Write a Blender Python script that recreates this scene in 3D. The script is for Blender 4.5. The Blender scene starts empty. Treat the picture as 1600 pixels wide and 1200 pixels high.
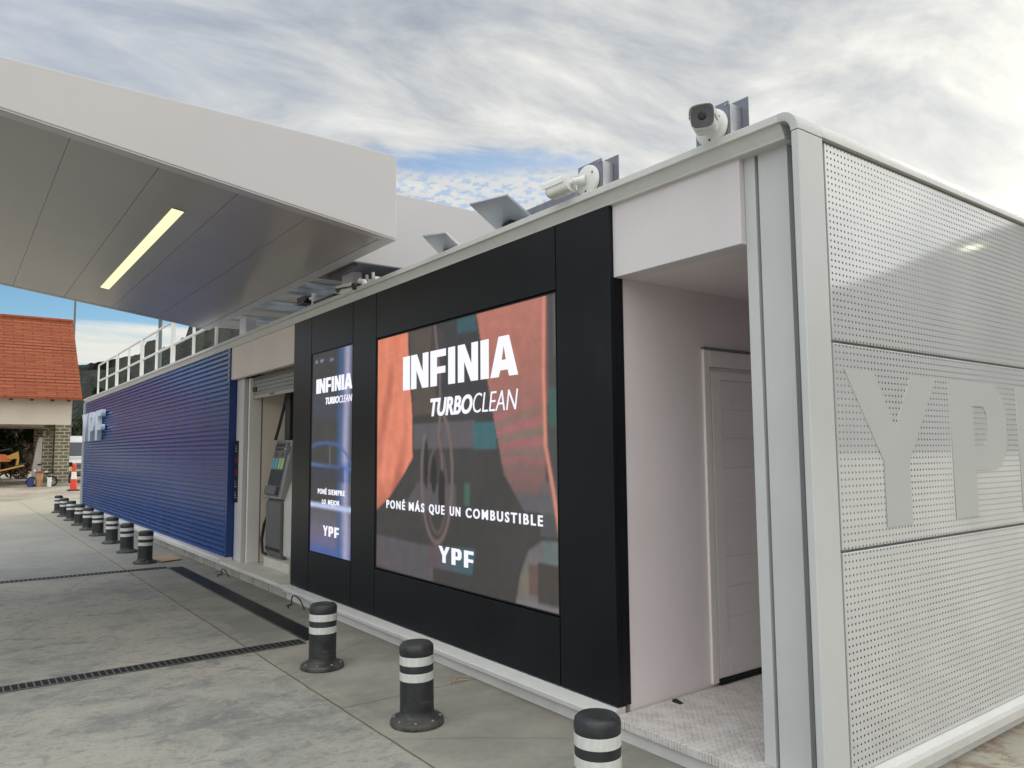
import bpy, bmesh, math, random
from math import radians as rad, sin, cos, pi
from mathutils import Vector, Matrix
random.seed(7)
S = bpy.context.scene
COL = S.collection

# ------------------------------------------------------------------ camera
YAW, PITCH, ROLL, FPX = -0.932903737, 0.0880643094, -0.00754463939, 1186.72684
fwd = Vector((sin(YAW)*cos(PITCH), cos(YAW)*cos(PITCH), sin(PITCH)))
rgt = Vector((cos(YAW), -sin(YAW), 0))
upv = rgt.cross(fwd)
r2 = cos(ROLL)*rgt + sin(ROLL)*upv
u2 = -sin(ROLL)*rgt + cos(ROLL)*upv
camd = bpy.data.cameras.new('camera')
camd.sensor_width = 36.0
camd.lens = FPX/1600*36
camd.clip_start = 0.05
camd.clip_end = 6000
cam = bpy.data.objects.new('camera', camd)
COL.objects.link(cam)
cam.matrix_world = Matrix(((r2.x, u2.x, -fwd.x, 0), (r2.y, u2.y, -fwd.y, 0), (r2.z, u2.z, -fwd.z, 1.6), (0, 0, 0, 1)))
S.camera = cam

# ------------------------------------------------------------------ exposure
S.view_settings.view_transform = 'Standard'
S.view_settings.look = 'None'
S.view_settings.exposure = 0.0
S.view_settings.gamma = 1.0
S.view_settings.use_curve_mapping = False
SUN_AZ, SUN_EL = -10.0, 20.0          # azimuth from +Y towards +X, elevation (degrees)
sdir = Vector((sin(rad(SUN_AZ))*cos(rad(SUN_EL)), cos(rad(SUN_AZ))*cos(rad(SUN_EL)), sin(rad(SUN_EL))))

# ------------------------------------------------------------------ node helper
class NT:
    def __init__(self, tree):
        self.t = tree; self.n = tree.nodes; self.l = tree.links
    def node(self, typ, ins=None, **props):
        nd = self.n.new(typ)
        for k, v in props.items(): setattr(nd, k, v)
        for k, v in (ins or {}).items(): self.set(nd.inputs[k], v)
        return nd
    def set(self, sock, v):
        if isinstance(v, bpy.types.NodeSocket): self.l.new(v, sock)
        elif isinstance(v, bpy.types.Node): self.l.new(v.outputs[0], sock)
        else:
            if sock.type == 'RGBA' and hasattr(v, '__len__') and len(v) == 3: v = (*v, 1)
            sock.default_value = v
    def m(self, op, a, b=None, c=None, clamp=False):
        nd = self.n.new('ShaderNodeMath'); nd.operation = op; nd.use_clamp = clamp
        self.set(nd.inputs[0], a)
        if b is not None: self.set(nd.inputs[1], b)
        if c is not None: self.set(nd.inputs[2], c)
        return nd.outputs[0]
    def mix(self, f, a, b, blend='MIX'):
        nd = self.n.new('ShaderNodeMix'); nd.data_type = 'RGBA'; nd.blend_type = blend
        self.set(nd.inputs[0], f); self.set(nd.inputs[6], a); self.set(nd.inputs[7], b)
        return nd.outputs[2]
    def smooth(self, x, a, b, lo=0.0, hi=1.0):
        nd = self.n.new('ShaderNodeMapRange'); nd.interpolation_type = 'SMOOTHSTEP'
        for i, v in enumerate((x, a, b, lo, hi)): self.set(nd.inputs[i], v)
        return nd.outputs[0]
    def noise(self, vec, scale, detail=4, rough=.55, dist=0.0):
        return self.node('ShaderNodeTexNoise', {'Vector': vec, 'Scale': scale, 'Detail': detail, 'Roughness': rough, 'Distortion': dist})
    def mapping(self, vec, loc=(0, 0, 0), rot=(0, 0, 0), sc=(1, 1, 1)):
        return self.node('ShaderNodeMapping', {'Vector': vec, 'Location': loc, 'Rotation': rot, 'Scale': sc}).outputs[0]
    def ramp(self, f, stops):
        nd = self.n.new('ShaderNodeValToRGB'); self.set(nd.inputs[0], f)
        cr = nd.color_ramp
        while len(cr.elements) < len(stops): cr.elements.new(.5)
        for e, (p, c) in zip(cr.elements, stops): e.position = p; e.color = (*c, 1)
        return nd.outputs[0]

# ------------------------------------------------------------------ sky
W = bpy.data.worlds.new('World'); S.world = W; W.use_nodes = True
w = NT(W.node_tree); w.n.clear()
gen = w.node('ShaderNodeTexCoord').outputs['Generated']
d = w.node('ShaderNodeVectorMath', {0: gen}, operation='NORMALIZE').outputs[0]
sx = w.node('ShaderNodeSeparateXYZ', {0: d})
dx, dy, dz = sx.outputs
el = w.m('MULTIPLY', w.m('ARCSINE', dz), 57.2958)
az = w.m('MULTIPLY', w.m('ARCTAN2', dx, dy), 57.2958)
k = w.m('ADD', w.m('MAXIMUM', dz, 0.0), 0.10)
pl = w.node('ShaderNodeCombineXYZ', {0: w.m('DIVIDE', dx, k), 1: w.m('DIVIDE', dy, k), 2: 0.0}).outputs[0]
streak = w.mapping(pl, rot=(0, 0, rad(-38)), sc=(1.0, .46, 1.0))
nbig = w.noise(streak, 1.1, 5, .5, .4).outputs[0]
nmid = w.noise(w.mapping(streak, loc=(3.1, 1.7, 0)), 3.2, 8, .6, .5).outputs[0]
nfine = w.noise(w.mapping(pl, loc=(7, 2, 0)), 30, 4, .55, .2).outputs[0]
sky = w.node('ShaderNodeTexSky', sky_type='NISHITA', sun_disc=False, sun_elevation=rad(SUN_EL), sun_rotation=rad(SUN_AZ),
             air_density=1.0, dust_density=.4, ozone_density=2.0)
blue = w.node('ShaderNodeHueSaturation', {'Saturation': 1.28, 'Value': 1.5, 'Color': sky.outputs[0]}).outputs[0]
# cover: broken near the horizon, closed above
cov_el = w.smooth(el, 9.0, 17.0, -0.16, 0.30)
band = w.m('MULTIPLY', w.smooth(el, 5.6, 6.6), w.smooth(el, 9.2, 8.2))
cov = w.m('ADD', w.m('ADD', w.m('ADD', w.m('MULTIPLY', nbig, .75), w.m('MULTIPLY', nmid, .35)), cov_el), w.m('MAXIMUM', w.m('MULTIPLY', band, .34), w.smooth(az, -30, 0, 0, .6)))
# a thin blue rent and mackerel cloud ahead of the camera
azw = w.m('MULTIPLY', w.smooth(az, -68, -61), w.smooth(az, -42, -50))
elw = w.m('ADD', el, w.m('MULTIPLY', w.m('SUBTRACT', nmid, .5), 6.0))
rent = w.m('MULTIPLY', w.m('MULTIPLY', w.smooth(elw, 19.6, 21.2), w.smooth(elw, 23.5, 21.5)), azw)
mack = w.m('MULTIPLY', w.m('MULTIPLY', w.smooth(elw, 14.0, 16.0), w.smooth(elw, 21.5, 19.5)), azw)
cov = w.m('SUBTRACT', cov, w.m('MULTIPLY', rent, .20))
speck = w.m('MULTIPLY', mack, w.smooth(nfine, .46, .62, 0, .55))
mask = w.m('MULTIPLY', w.smooth(cov, .44, .74), w.m('SUBTRACT', 1.0, speck))
shade = w.m('ADD', w.m('MULTIPLY', nmid, .75), w.m('MULTIPLY', nbig, .35))
cloud = w.ramp(shade, [(.39, (.33, .375, .455)), (.50, (.52, .55, .585)), (.59, (.71, .72, .71)), (.70, (.95, .95, .91))])
bluish = w.smooth(az, -58, -90, 0, .7)
cloud = w.mix(bluish, cloud, w.mix(.5, cloud, (.30, .40, .58)))
cloud = w.mix(w.smooth(el, 13, 8, 0, .8), cloud, (.88, .88, .80))
low = w.m('MULTIPLY', w.m('MULTIPLY', w.smooth(el, 25.5, 17.5), w.smooth(az, -74, -56)), w.smooth(az, -28, -42, .35, 1.0))
cloud = w.mix(w.m('MULTIPLY', low, .6), cloud, (.88, .885, .85))
sv = w.node('ShaderNodeVectorMath', {0: d, 1: tuple(sdir)}, operation='DOT_PRODUCT').outputs['Value']
glow = w.m('MULTIPLY', w.m('POWER', w.m('MAXIMUM', sv, 0.0), 34.0), .50)
cloud = w.mix(1.0, cloud, w.mix(glow, (0, 0, 0), (1.0, .93, .74)), 'ADD')
back = w.smooth(dy, .10, -.55, 1.0, 1.25)  # unseen sky behind the camera, brightened to light the fronts
over = w.smooth(el, 34, 60, 1.0, 1.9)  # unseen overhead sky, brightened to lift the ground and walls
side = w.smooth(az, -10, 16, 1.0, 1.75)          # added brightness in unseen sky right of the sun, lights the end wall
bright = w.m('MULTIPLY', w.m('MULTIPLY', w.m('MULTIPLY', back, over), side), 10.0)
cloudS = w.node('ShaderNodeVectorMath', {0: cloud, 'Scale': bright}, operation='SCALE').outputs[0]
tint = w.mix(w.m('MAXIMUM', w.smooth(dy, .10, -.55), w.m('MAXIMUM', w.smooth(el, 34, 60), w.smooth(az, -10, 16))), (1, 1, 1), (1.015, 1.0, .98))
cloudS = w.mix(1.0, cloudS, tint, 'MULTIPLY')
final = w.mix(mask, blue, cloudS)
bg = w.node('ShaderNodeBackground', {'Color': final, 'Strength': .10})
w.l.new(bg.outputs[0], w.node('ShaderNodeOutputWorld').inputs[0])

# ------------------------------------------------------------------ sun behind thin cloud
sl = bpy.data.lights.new('sun', 'SUN'); sl.energy = 1.7; sl.angle = rad(14); sl.color = (1, .93, .82)
so = bpy.data.objects.new('sun', sl); COL.objects.link(so)
so.rotation_euler = (-sdir).to_track_quat('-Z', 'Y').to_euler()
so.location = (0, 40, 30)

# ------------------------------------------------------------------ mesh helper
class MB:
    def __init__(self): self.bm = bmesh.new()
    def face(self, pts):
        try: return self.bm.faces.new([self.bm.verts.new(p) for p in pts])
        except ValueError: return None
    def box(self, x0, x1, y0, y1, z0, z1, bev=0):
        v = [self.bm.verts.new((x, y, z)) for z in (z0, z1) for y in (y0, y1) for x in (x0, x1)]
        fs = [self.bm.faces.new([v[i] for i in q]) for q in ((0, 2, 3, 1), (4, 5, 7, 6), (0, 1, 5, 4), (2, 6, 7, 3), (0, 4, 6, 2), (1, 3, 7, 5))]
        if bev:
            es = list({e for f in fs for e in f.edges})
            bmesh.ops.bevel(self.bm, geom=es, offset=bev, segments=2, affect='EDGES', profile=.5)
        return self
    def prism(self, poly, axis, a, b):
        """poly = list of 2-D points; axis 'x': (y,z), 'y': (x,z), 'z': (x,y)"""
        def P(p, t):
            return {'x': (t, p[0], p[1]), 'y': (p[0], t, p[1]), 'z': (p[0], p[1], t)}[axis]
        A = [self.bm.verts.new(P(p, a)) for p in poly]; B = [self.bm.verts.new(P(p, b)) for p in poly]
        n = len(poly)
        self.bm.faces.new(A[::-1]); self.bm.faces.new(B)
        for i in range(n): self.bm.faces.new((A[i], A[(i+1) % n], B[(i+1) % n], B[i]))
        return self
    def tube(self, pts, r, seg=10, cap=True):
        pts = [Vector(p) for p in pts]; rings = []
        rr = r if hasattr(r, '__len__') else [r]*len(pts)
        u = None
        for i, p in enumerate(pts):
            t = (pts[min(i+1, len(pts)-1)] - pts[max(i-1, 0)]).normalized()
            if u is None:
                u = t.orthogonal().normalized()
            else:
                u = (u - t*u.dot(t)).normalized()
            v = t.cross(u)
            rings.append([self.bm.verts.new(p + (u*cos(2*pi*k/seg) + v*sin(2*pi*k/seg))*rr[i]) for k in range(seg)])
        for a, b in zip(rings, rings[1:]):
            for k in range(seg): self.bm.faces.new((a[k], a[(k+1) % seg], b[(k+1) % seg], b[k]))
        if cap:
            self.bm.faces.new(rings[0][::-1]); self.bm.faces.new(rings[-1])
        return self
    def lathe(self, prof, c=(0, 0, 0), seg=32, a0=0):
        rings = []
        for r, z in prof:
            if r < 1e-6: rings.append([self.bm.verts.new((c[0], c[1], c[2]+z))])
            else: rings.append([self.bm.verts.new((c[0]+r*cos(2*pi*k/seg), c[1]+r*sin(2*pi*k/seg), c[2]+z)) for k in range(seg)])
        for a, b in zip(rings, rings[1:]):
            for k in range(seg):
                k2 = (k+1) % seg
                if len(a) == 1 and len(b) > 1: self.bm.faces.new((a[0], b[k2], b[k]))
                elif len(b) == 1 and len(a) > 1: self.bm.faces.new((a[k], a[k2], b[0]))
                elif len(a) > 1: self.bm.faces.new((a[k], a[k2], b[k2], b[k]))
        return self
    def sphere(self, c, r, sc=(1, 1, 1), sub=2):
        m = Matrix.Translation(c) @ Matrix.Diagonal((r*sc[0], r*sc[1], r*sc[2], 1))
        bmesh.ops.create_icosphere(self.bm, subdivisions=sub, radius=1, matrix=m); return self
    def xf(self, m):
        bmesh.ops.transform(self.bm, matrix=m, verts=self.bm.verts); return self
    def add_mesh(self, me):
        self.bm.from_mesh(me); return self

def thing(name, label, cat, loc=(0, 0, 0), group=None):
    o = bpy.data.objects.new(name, None); COL.objects.link(o)
    o.location = loc; o.empty_display_size = .1
    o['label'] = label; o['category'] = cat
    if group: o['group'] = group
    return o
def root_of(o):
    while o.parent: o = o.parent
    return o
def build(name, mb, mat, parent=None, smooth=False, bevel=0, label=None, kind=None, cat=None, loc=None):
    """one mesh object; coordinates are given in the frame of the root's parent space (world for fixed things)"""
    me = bpy.data.meshes.new(name)
    bmesh.ops.recalc_face_normals(mb.bm, faces=mb.bm.faces)
    off = root_of(parent).location if parent else (Vector(loc) if loc else Vector((0, 0, 0)))
    bmesh.ops.translate(mb.bm, vec=-Vector(off), verts=mb.bm.verts)
    mb.bm.to_mesh(me); mb.bm.free()
    if mat: me.materials.append(mat)
    if smooth:
        for p in me.polygons: p.use_smooth = True
        if hasattr(me, 'set_sharp_from_angle'): me.set_sharp_from_angle(angle=rad(35))
    o = bpy.data.objects.new(name, me); COL.objects.link(o)
    if parent: o.parent = parent
    elif loc: o.location = loc
    if bevel:
        b = o.modifiers.new('bevel', 'BEVEL'); b.width = bevel; b.segments = 2; b.limit_method = 'ANGLE'; b.angle_limit = rad(40)
    if label: o['label'] = label
    if cat: o['category'] = cat
    if kind: o['kind'] = kind
    return o
def copy_tree(o, parent=None):
    c = o.copy(); COL.objects.link(c)
    if parent: c.parent = parent
    for ch in list(o.children): copy_tree(ch, c)
    return c

# ------------------------------------------------------------------ materials
def mat(name, base, rough=.5, metal=0.0, spec=.5, var=0.0, vscale=3.0, bump=0.0, bscale=40.0, coat=0.0, dirt=None, ior=1.5, rvar=0.0):
    m = bpy.data.materials.new(name); m.use_nodes = True
    t = NT(m.node_tree); t.n.clear()
    oc = t.node('ShaderNodeTexCoord').outputs['Object']
    p = t.node('ShaderNodeBsdfPrincipled', {'Roughness': rough, 'Metallic': metal, 'Specular IOR Level': spec, 'Coat Weight': coat, 'IOR': ior})
    p.inputs['Coat Roughness'].default_value = .08
    c = base
    if var or dirt:
        n = t.noise(oc, vscale, 6, .6).outputs[0]
        f = t.smooth(n, .3, .7)
        dk = tuple(x*(1-var) for x in base); lt = tuple(min(1, x*(1+var)) for x in base)
        c = t.mix(f, dk, lt)
        if dirt:
            n2 = t.noise(t.mapping(oc, sc=(1, 1, .35)), vscale*2.3, 8, .7).outputs[0]
            c = t.mix(t.smooth(n2, .52, .80, 0, dirt[1]), c, dirt[0])
        t.set(p.inputs['Base Color'], c)
        if rvar: t.set(p.inputs['Roughness'], t.smooth(n, .3, .7, max(.02, rough-rvar), rough+rvar))
    else: t.set(p.inputs['Base Color'], base)
    if bump:
        b = t.node('ShaderNodeBump', {'Strength': bump, 'Distance': .01, 'Height': t.noise(oc, bscale, 4, .6).outputs[0]})
        t.l.new(b.outputs[0], p.inputs['Normal'])
    t.l.new(p.outputs[0], t.node('ShaderNodeOutputMaterial').inputs[0])
    m['nt'] = 1
    return m
def emis(name, col, st):
    m = bpy.data.materials.new(name); m.use_nodes = True
    t = NT(m.node_tree); t.n.clear()
    p = t.node('ShaderNodeBsdfPrincipled', {'Base Color': (.02, .02, .02), 'Roughness': .45, 'Emission Color': col, 'Emission Strength': st})
    t.l.new(p.outputs[0], t.node('ShaderNodeOutputMaterial').inputs[0])
    return m

WHITE = mat('white_panel_paint', (.69, .65, .66), .42, var=.03, vscale=1.5, dirt=((.45, .42, .40), .10))
FASCIA = mat('fascia_paint', (.585, .565, .565), .40, var=.02, vscale=.8)
SOFFIT = mat('gloss_soffit', (.37, .345, .33), .19, var=.03, vscale=.7, bump=.02, bscale=1.2, spec=.45)
TRIM = mat('trim_metal', (.61, .61, .59), .36, var=.04, vscale=4, dirt=((.35, .34, .31), .25))
POST = mat('post_metal', (.56, .57, .565), .30, var=.03, vscale=2, dirt=((.40, .40, .38), .12))
GROOVE = mat('groove_dark', (.16, .17, .17), .5)
BLACK = mat('black_panel', (.010, .0112, .014), .30, spec=.20, dirt=((.06, .06, .06), .16), vscale=.5)
BEZEL = mat('bezel_black', (.006, .006, .007), .5)
BLUE = mat('blue_slats', (.008, .064, .265), .22, var=.06, vscale=.6, spec=.25)
BLUED = mat('blue_return', (.007, .040, .18), .35)
SLABW = None
PLINTH = mat('plinth_paint', (.66, .645, .64), .42, var=.05, vscale=3, dirt=((.30, .28, .25), .35))
PIER = mat('pier_block', (.40, .385, .36), .8, var=.12, vscale=5, bump=.2)
NICHE = mat('niche_wall_paint', (.81, .735, .74), .45, var=.03, vscale=1.2, dirt=((.45, .40, .39), .12))
BAYW = mat('bay_wall_paint', (.84, .76, .65), .55, var=.04, vscale=1.0, dirt=((.42, .37, .32), .18))
DOOR = mat('door_paint', (.84, .79, .775), .40, var=.03, vscale=2, dirt=((.45, .42, .40), .15))
def mat_rubber():
    m = bpy.data.materials.new('bollard_rubber'); m.use_nodes = True
    t = NT(m.node_tree); t.n.clear()
    rn = t.node('ShaderNodeObjectInfo').outputs['Random']
    oc = t.node('ShaderNodeVectorMath', {0: t.node('ShaderNodeTexCoord').outputs['Object'], 1: t.node('ShaderNodeCombineXYZ', {0: t.m('MULTIPLY', rn, 30.0), 1: t.m('MULTIPLY', rn, 17.0), 2: 0.0})}, operation='ADD').outputs[0]
    n = t.noise(oc, 9, 7, .65).outputs[0]
    c = t.mix(t.smooth(n, .3, .7), (.016, .018, .020), (.034, .036, .038))
    z = t.node('ShaderNodeSeparateXYZ', {0: t.node('ShaderNodeTexCoord').outputs['Object']}).outputs[2]
    scuff = t.smooth(t.noise(t.mapping(oc, sc=(1, 1, 2.5)), 14, 9, .72).outputs[0], .56, .72, 0, .55)
    c = t.mix(scuff, c, (.13, .13, .125))
    dust = t.m('MULTIPLY', t.smooth(z, .10, .0), t.smooth(n, .3, .6, .05, .35))
    c = t.mix(dust, c, (.22, .20, .165))
    p = t.node('ShaderNodeBsdfPrincipled', {'Base Color': c, 'Roughness': t.smooth(n, .3, .7, .40, .62)})
    b = t.node('ShaderNodeBump', {'Strength': .15, 'Distance': .006, 'Height': t.noise(oc, 70, 4, .6).outputs[0]})
    t.l.new(b.outputs[0], p.inputs['Normal'])
    t.l.new(p.outputs[0], t.node('ShaderNodeOutputMaterial').inputs[0])
    return m
RUBBER = mat_rubber()
STEEL = mat('galvanised', (.42, .43, .45), .38, metal=.75, var=.15, vscale=14)
STEELD = mat('plate_steel', (.22, .23, .27), .42, metal=.5, var=.12, vscale=9)
CAMW = mat('camera_plastic', (.72, .73, .70), .38, var=.02, vscale=9)
LENS = mat('camera_glass', (.008, .009, .016), .06, spec=.6)
DKBOX = mat('dark_bracket', (.022, .022, .026), .5)
RAILW = mat('rail_paint', (.84, .83, .79), .4)
DRAIN = mat('drain_void', (.006, .006, .006), .8)
GRATE = mat('grate_iron', (.10, .098, .09), .36, metal=.3, var=.2, vscale=12)
COVER = mat('cover_plate', (.006, .006, .006), .45, spec=.25, var=.3, vscale=6, dirt=((.03, .03, .028), .5))
SHUT = mat('shutter_steel', (.27, .26, .245), .42, metal=.3, var=.08, vscale=4)
PUMPG = mat('pump_grey', (.115, .12, .12), .40, var=.06, vscale=4)
PUMPL = mat('pump_frame', (.27, .275, .27), .40)
PUMPW = mat('pump_white', (.66, .65, .61), .38, var=.03, vscale=4)
HOSE = mat('hose_rubber', (.012, .012, .013), .5)
RED = mat('cone_red', (.72, .055, .03), .5, var=.08, vscale=8)
REFL = mat('reflective_white', (.80, .80, .78), .35)
CARD = mat('cardboard', (.42, .29, .18), .85, var=.1, vscale=8)
CREAM = mat('render_cream', (.66, .60, .52), .8, var=.04, vscale=.8, dirt=((.45, .40, .34), .2))
WOODD = mat('dark_timber', (.05, .035, .025), .7)
PANELU = mat('floodlight_back', (.40, .44, .50), .35, metal=.2, var=.06, vscale=3)
WHITEP = mat('vehicle_white', (.78, .78, .76), .25, coat=.4)
GLASSD = mat('dark_glass', (.03, .045, .05), .06, spec=.6)
TYRE = mat('tyre', (.015, .015, .015), .8)
ORANGE = mat('machine_orange', (.62, .17, .045), .5, var=.12, vscale=5)
YELLOW = mat('machine_yellow', (.52, .30, .05), .5, var=.08, vscale=5)
MGREY = mat('machine_grey', (.13, .125, .12), .5, var=.2, vscale=6)
BLUEB = mat('bucket_blue', (.03, .05, .19), .5)
BUFF = mat('drum_buff', (.40, .25, .12), .7, var=.1, vscale=6)
REDF = mat('tank_red', (.27, .04, .045), .4)
LABELK = mat('label_black', (.010, .012, .014), .35)
LABELR = mat('label_red', (.20, .022, .025), .4)
LABELW = mat('label_white', (.45, .48, .48), .5)
def mat_sheet():
    m = bpy.data.materials.new('translucent_sheet'); m.use_nodes = True
    t = NT(m.node_tree); t.n.clear()
    oc = t.node('ShaderNodeTexCoord').outputs['Object']
    c = t.mix(t.smooth(t.noise(oc, 2.5, 5, .6).outputs[0], .35, .65), (.30, .33, .36), (.50, .53, .55))
    a = t.node('ShaderNodeBsdfTranslucent', {'Color': c})
    b = t.node('ShaderNodeBsdfPrincipled', {'Base Color': c, 'Roughness': .25})
    x = t.node('ShaderNodeMixShader', {0: .6, 1: b.outputs[0], 2: a.outputs[0]})
    t.l.new(x.outputs[0], t.node('ShaderNodeOutputMaterial').inputs[0]); return m
DECK = mat_sheet()
BEAMP = mat('beam_paint', (.72, .67, .60), .5, var=.05, vscale=2)
BARK = mat('bark', (.09, .065, .045), .9, var=.2, vscale=8)
POLEG = mat('pole_grey', (.13, .16, .16), .5)
TWIG = mat('dry_stem', (.40, .32, .18), .9)
LETTERS = mat('letter_blue_white', (.62, .72, .86), .25, var=.03, vscale=4)
STICK = mat('sticker_grey', (.47, .485, .47), .42, var=.02, vscale=3)
LITE = emis('screen_white', (.90, .90, 1.0), 1.05)
LAMP = emis('strip_lamp', (1.0, 1.0, .53), 1.15)

def mat_perf():
    m = bpy.data.materials.new('perforated_panel'); m.use_nodes = True
    t = NT(m.node_tree); t.n.clear()
    oc = t.node('ShaderNodeTexCoord').outputs['Object']
    s = t.node('ShaderNodeSeparateXYZ', {0: oc})
    pit = .0312
    def cell(v): return t.m('SUBTRACT', t.m('FRACT', t.m('ADD', t.m('DIVIDE', v, pit), .5)), .5)
    a, b = cell(t.m('ADD', s.outputs[1], 4.6-3.310)), cell(t.m('SUBTRACT', s.outputs[2], 2.112))
    r = t.m('SQRT', t.m('ADD', t.m('MULTIPLY', a, a), t.m('MULTIPLY', b, b)))
    wob = t.noise(oc, 1.1, 3, .5).outputs[0]
    hole = t.smooth(r, .205, .145)
    n = t.noise(oc, 1.6, 5, .6).outputs[0]
    grime = t.m('MULTIPLY', t.smooth(t.noise(t.mapping(oc, sc=(1, 3.0, .35)), 2.2, 7, .65).outputs[0], .55, .75), .10)
    base = t.mix(t.smooth(n, .3, .7), (.555, .567, .57), (.615, .626, .628))
    # view into a hole, painted: dark cavity, in places the lit backing
    inner = t.mix(t.smooth(wob, .38, .62), (.04, .04, .04), (.21, .21, .20))
    col = t.mix(hole, t.mix(grime, base, (.36, .34, .30)), inner)
    p = t.node('ShaderNodeBsdfPrincipled', {'Base Color': col, 'Roughness': t.smooth(hole, 0, 1, .07, .9), 'IOR': 2.15,
                                            'Specular IOR Level': t.smooth(hole, 0, 1, .75, 0.0)})
    b1 = t.node('ShaderNodeBump', {'Strength': .012, 'Distance': .02, 'Height': t.noise(oc, 1.4, 2, .5).outputs[0]})
    b2 = t.node('ShaderNodeBump', {'Strength': .5, 'Distance': .003, 'Height': t.m('SUBTRACT', 1.0, hole), 'Normal': b1.outputs[0]})
    t.l.new(b2.outputs[0], p.inputs['Normal'])
    t.l.new(p.outputs[0], t.node('ShaderNodeOutputMaterial').inputs[0])
    return m
PERF = mat_perf()

def mat_checker_plate():
    m = bpy.data.materials.new('tread_plate'); m.use_nodes = True
    t = NT(m.node_tree); t.n.clear()
    oc = t.node('ShaderNodeTexCoord').outputs['Object']
    def bars(rot, off):
        v = t.node('ShaderNodeSeparateXYZ', {0: t.mapping(oc, loc=off, rot=(0, 0, rad(rot)))})
        P, Q = .056, .028
        row = t.m('FLOOR', t.m('DIVIDE', v.outputs[1], Q))
        sh = t.m('MULTIPLY', t.m('MODULO', row, 2.0), .5)
        a = t.m('MULTIPLY', t.m('SUBTRACT', t.m('FRACT', t.m('ADD', t.m('ADD', t.m('DIVIDE', v.outputs[0], P), sh), 100.5)), .5), P)
        b = t.m('MULTIPLY', t.m('SUBTRACT', t.m('FRACT', t.m('ADD', t.m('DIVIDE', v.outputs[1], Q), 100.5)), .5), Q)
        rr = t.m('ADD', t.m('POWER', t.m('DIVIDE', t.m('ABSOLUTE', a), .013), 2.0), t.m('POWER', t.m('DIVIDE', t.m('ABSOLUTE', b), .0038), 2.0))
        return t.smooth(rr, 1.5, .4)
    h = t.m('MAXIMUM', bars(45, (0, 0, 0)), bars(-45, (.014, .02, 0)))
    n = t.noise(oc, 9, 8, .7).outputs[0]
    n2 = t.noise(oc, 45, 5, .7).outputs[0]
    wear = t.m('MULTIPLY', t.smooth(n2, .56, .68), .55)
    base = t.mix(t.smooth(n, .35, .7), (.70, .665, .64), (.58, .535, .50))
    base = t.mix(t.m('MULTIPLY', wear, .6), base, (.28, .24, .21))
    base = t.mix(t.m('MULTIPLY', h, t.smooth(n, .42, .60, .15, .75)), base, (.25, .22, .20))
    p = t.node('ShaderNodeBsdfPrincipled', {'Base Color': base, 'Roughness': .5})
    b = t.node('ShaderNodeBump', {'Strength': .8, 'Distance': .004, 'Height': h})
    t.l.new(b.outputs[0], p.inputs['Normal'])
    t.l.new(p.outputs[0], t.node('ShaderNodeOutputMaterial').inputs[0])
    return m
SLABW = mat_checker_plate()

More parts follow.
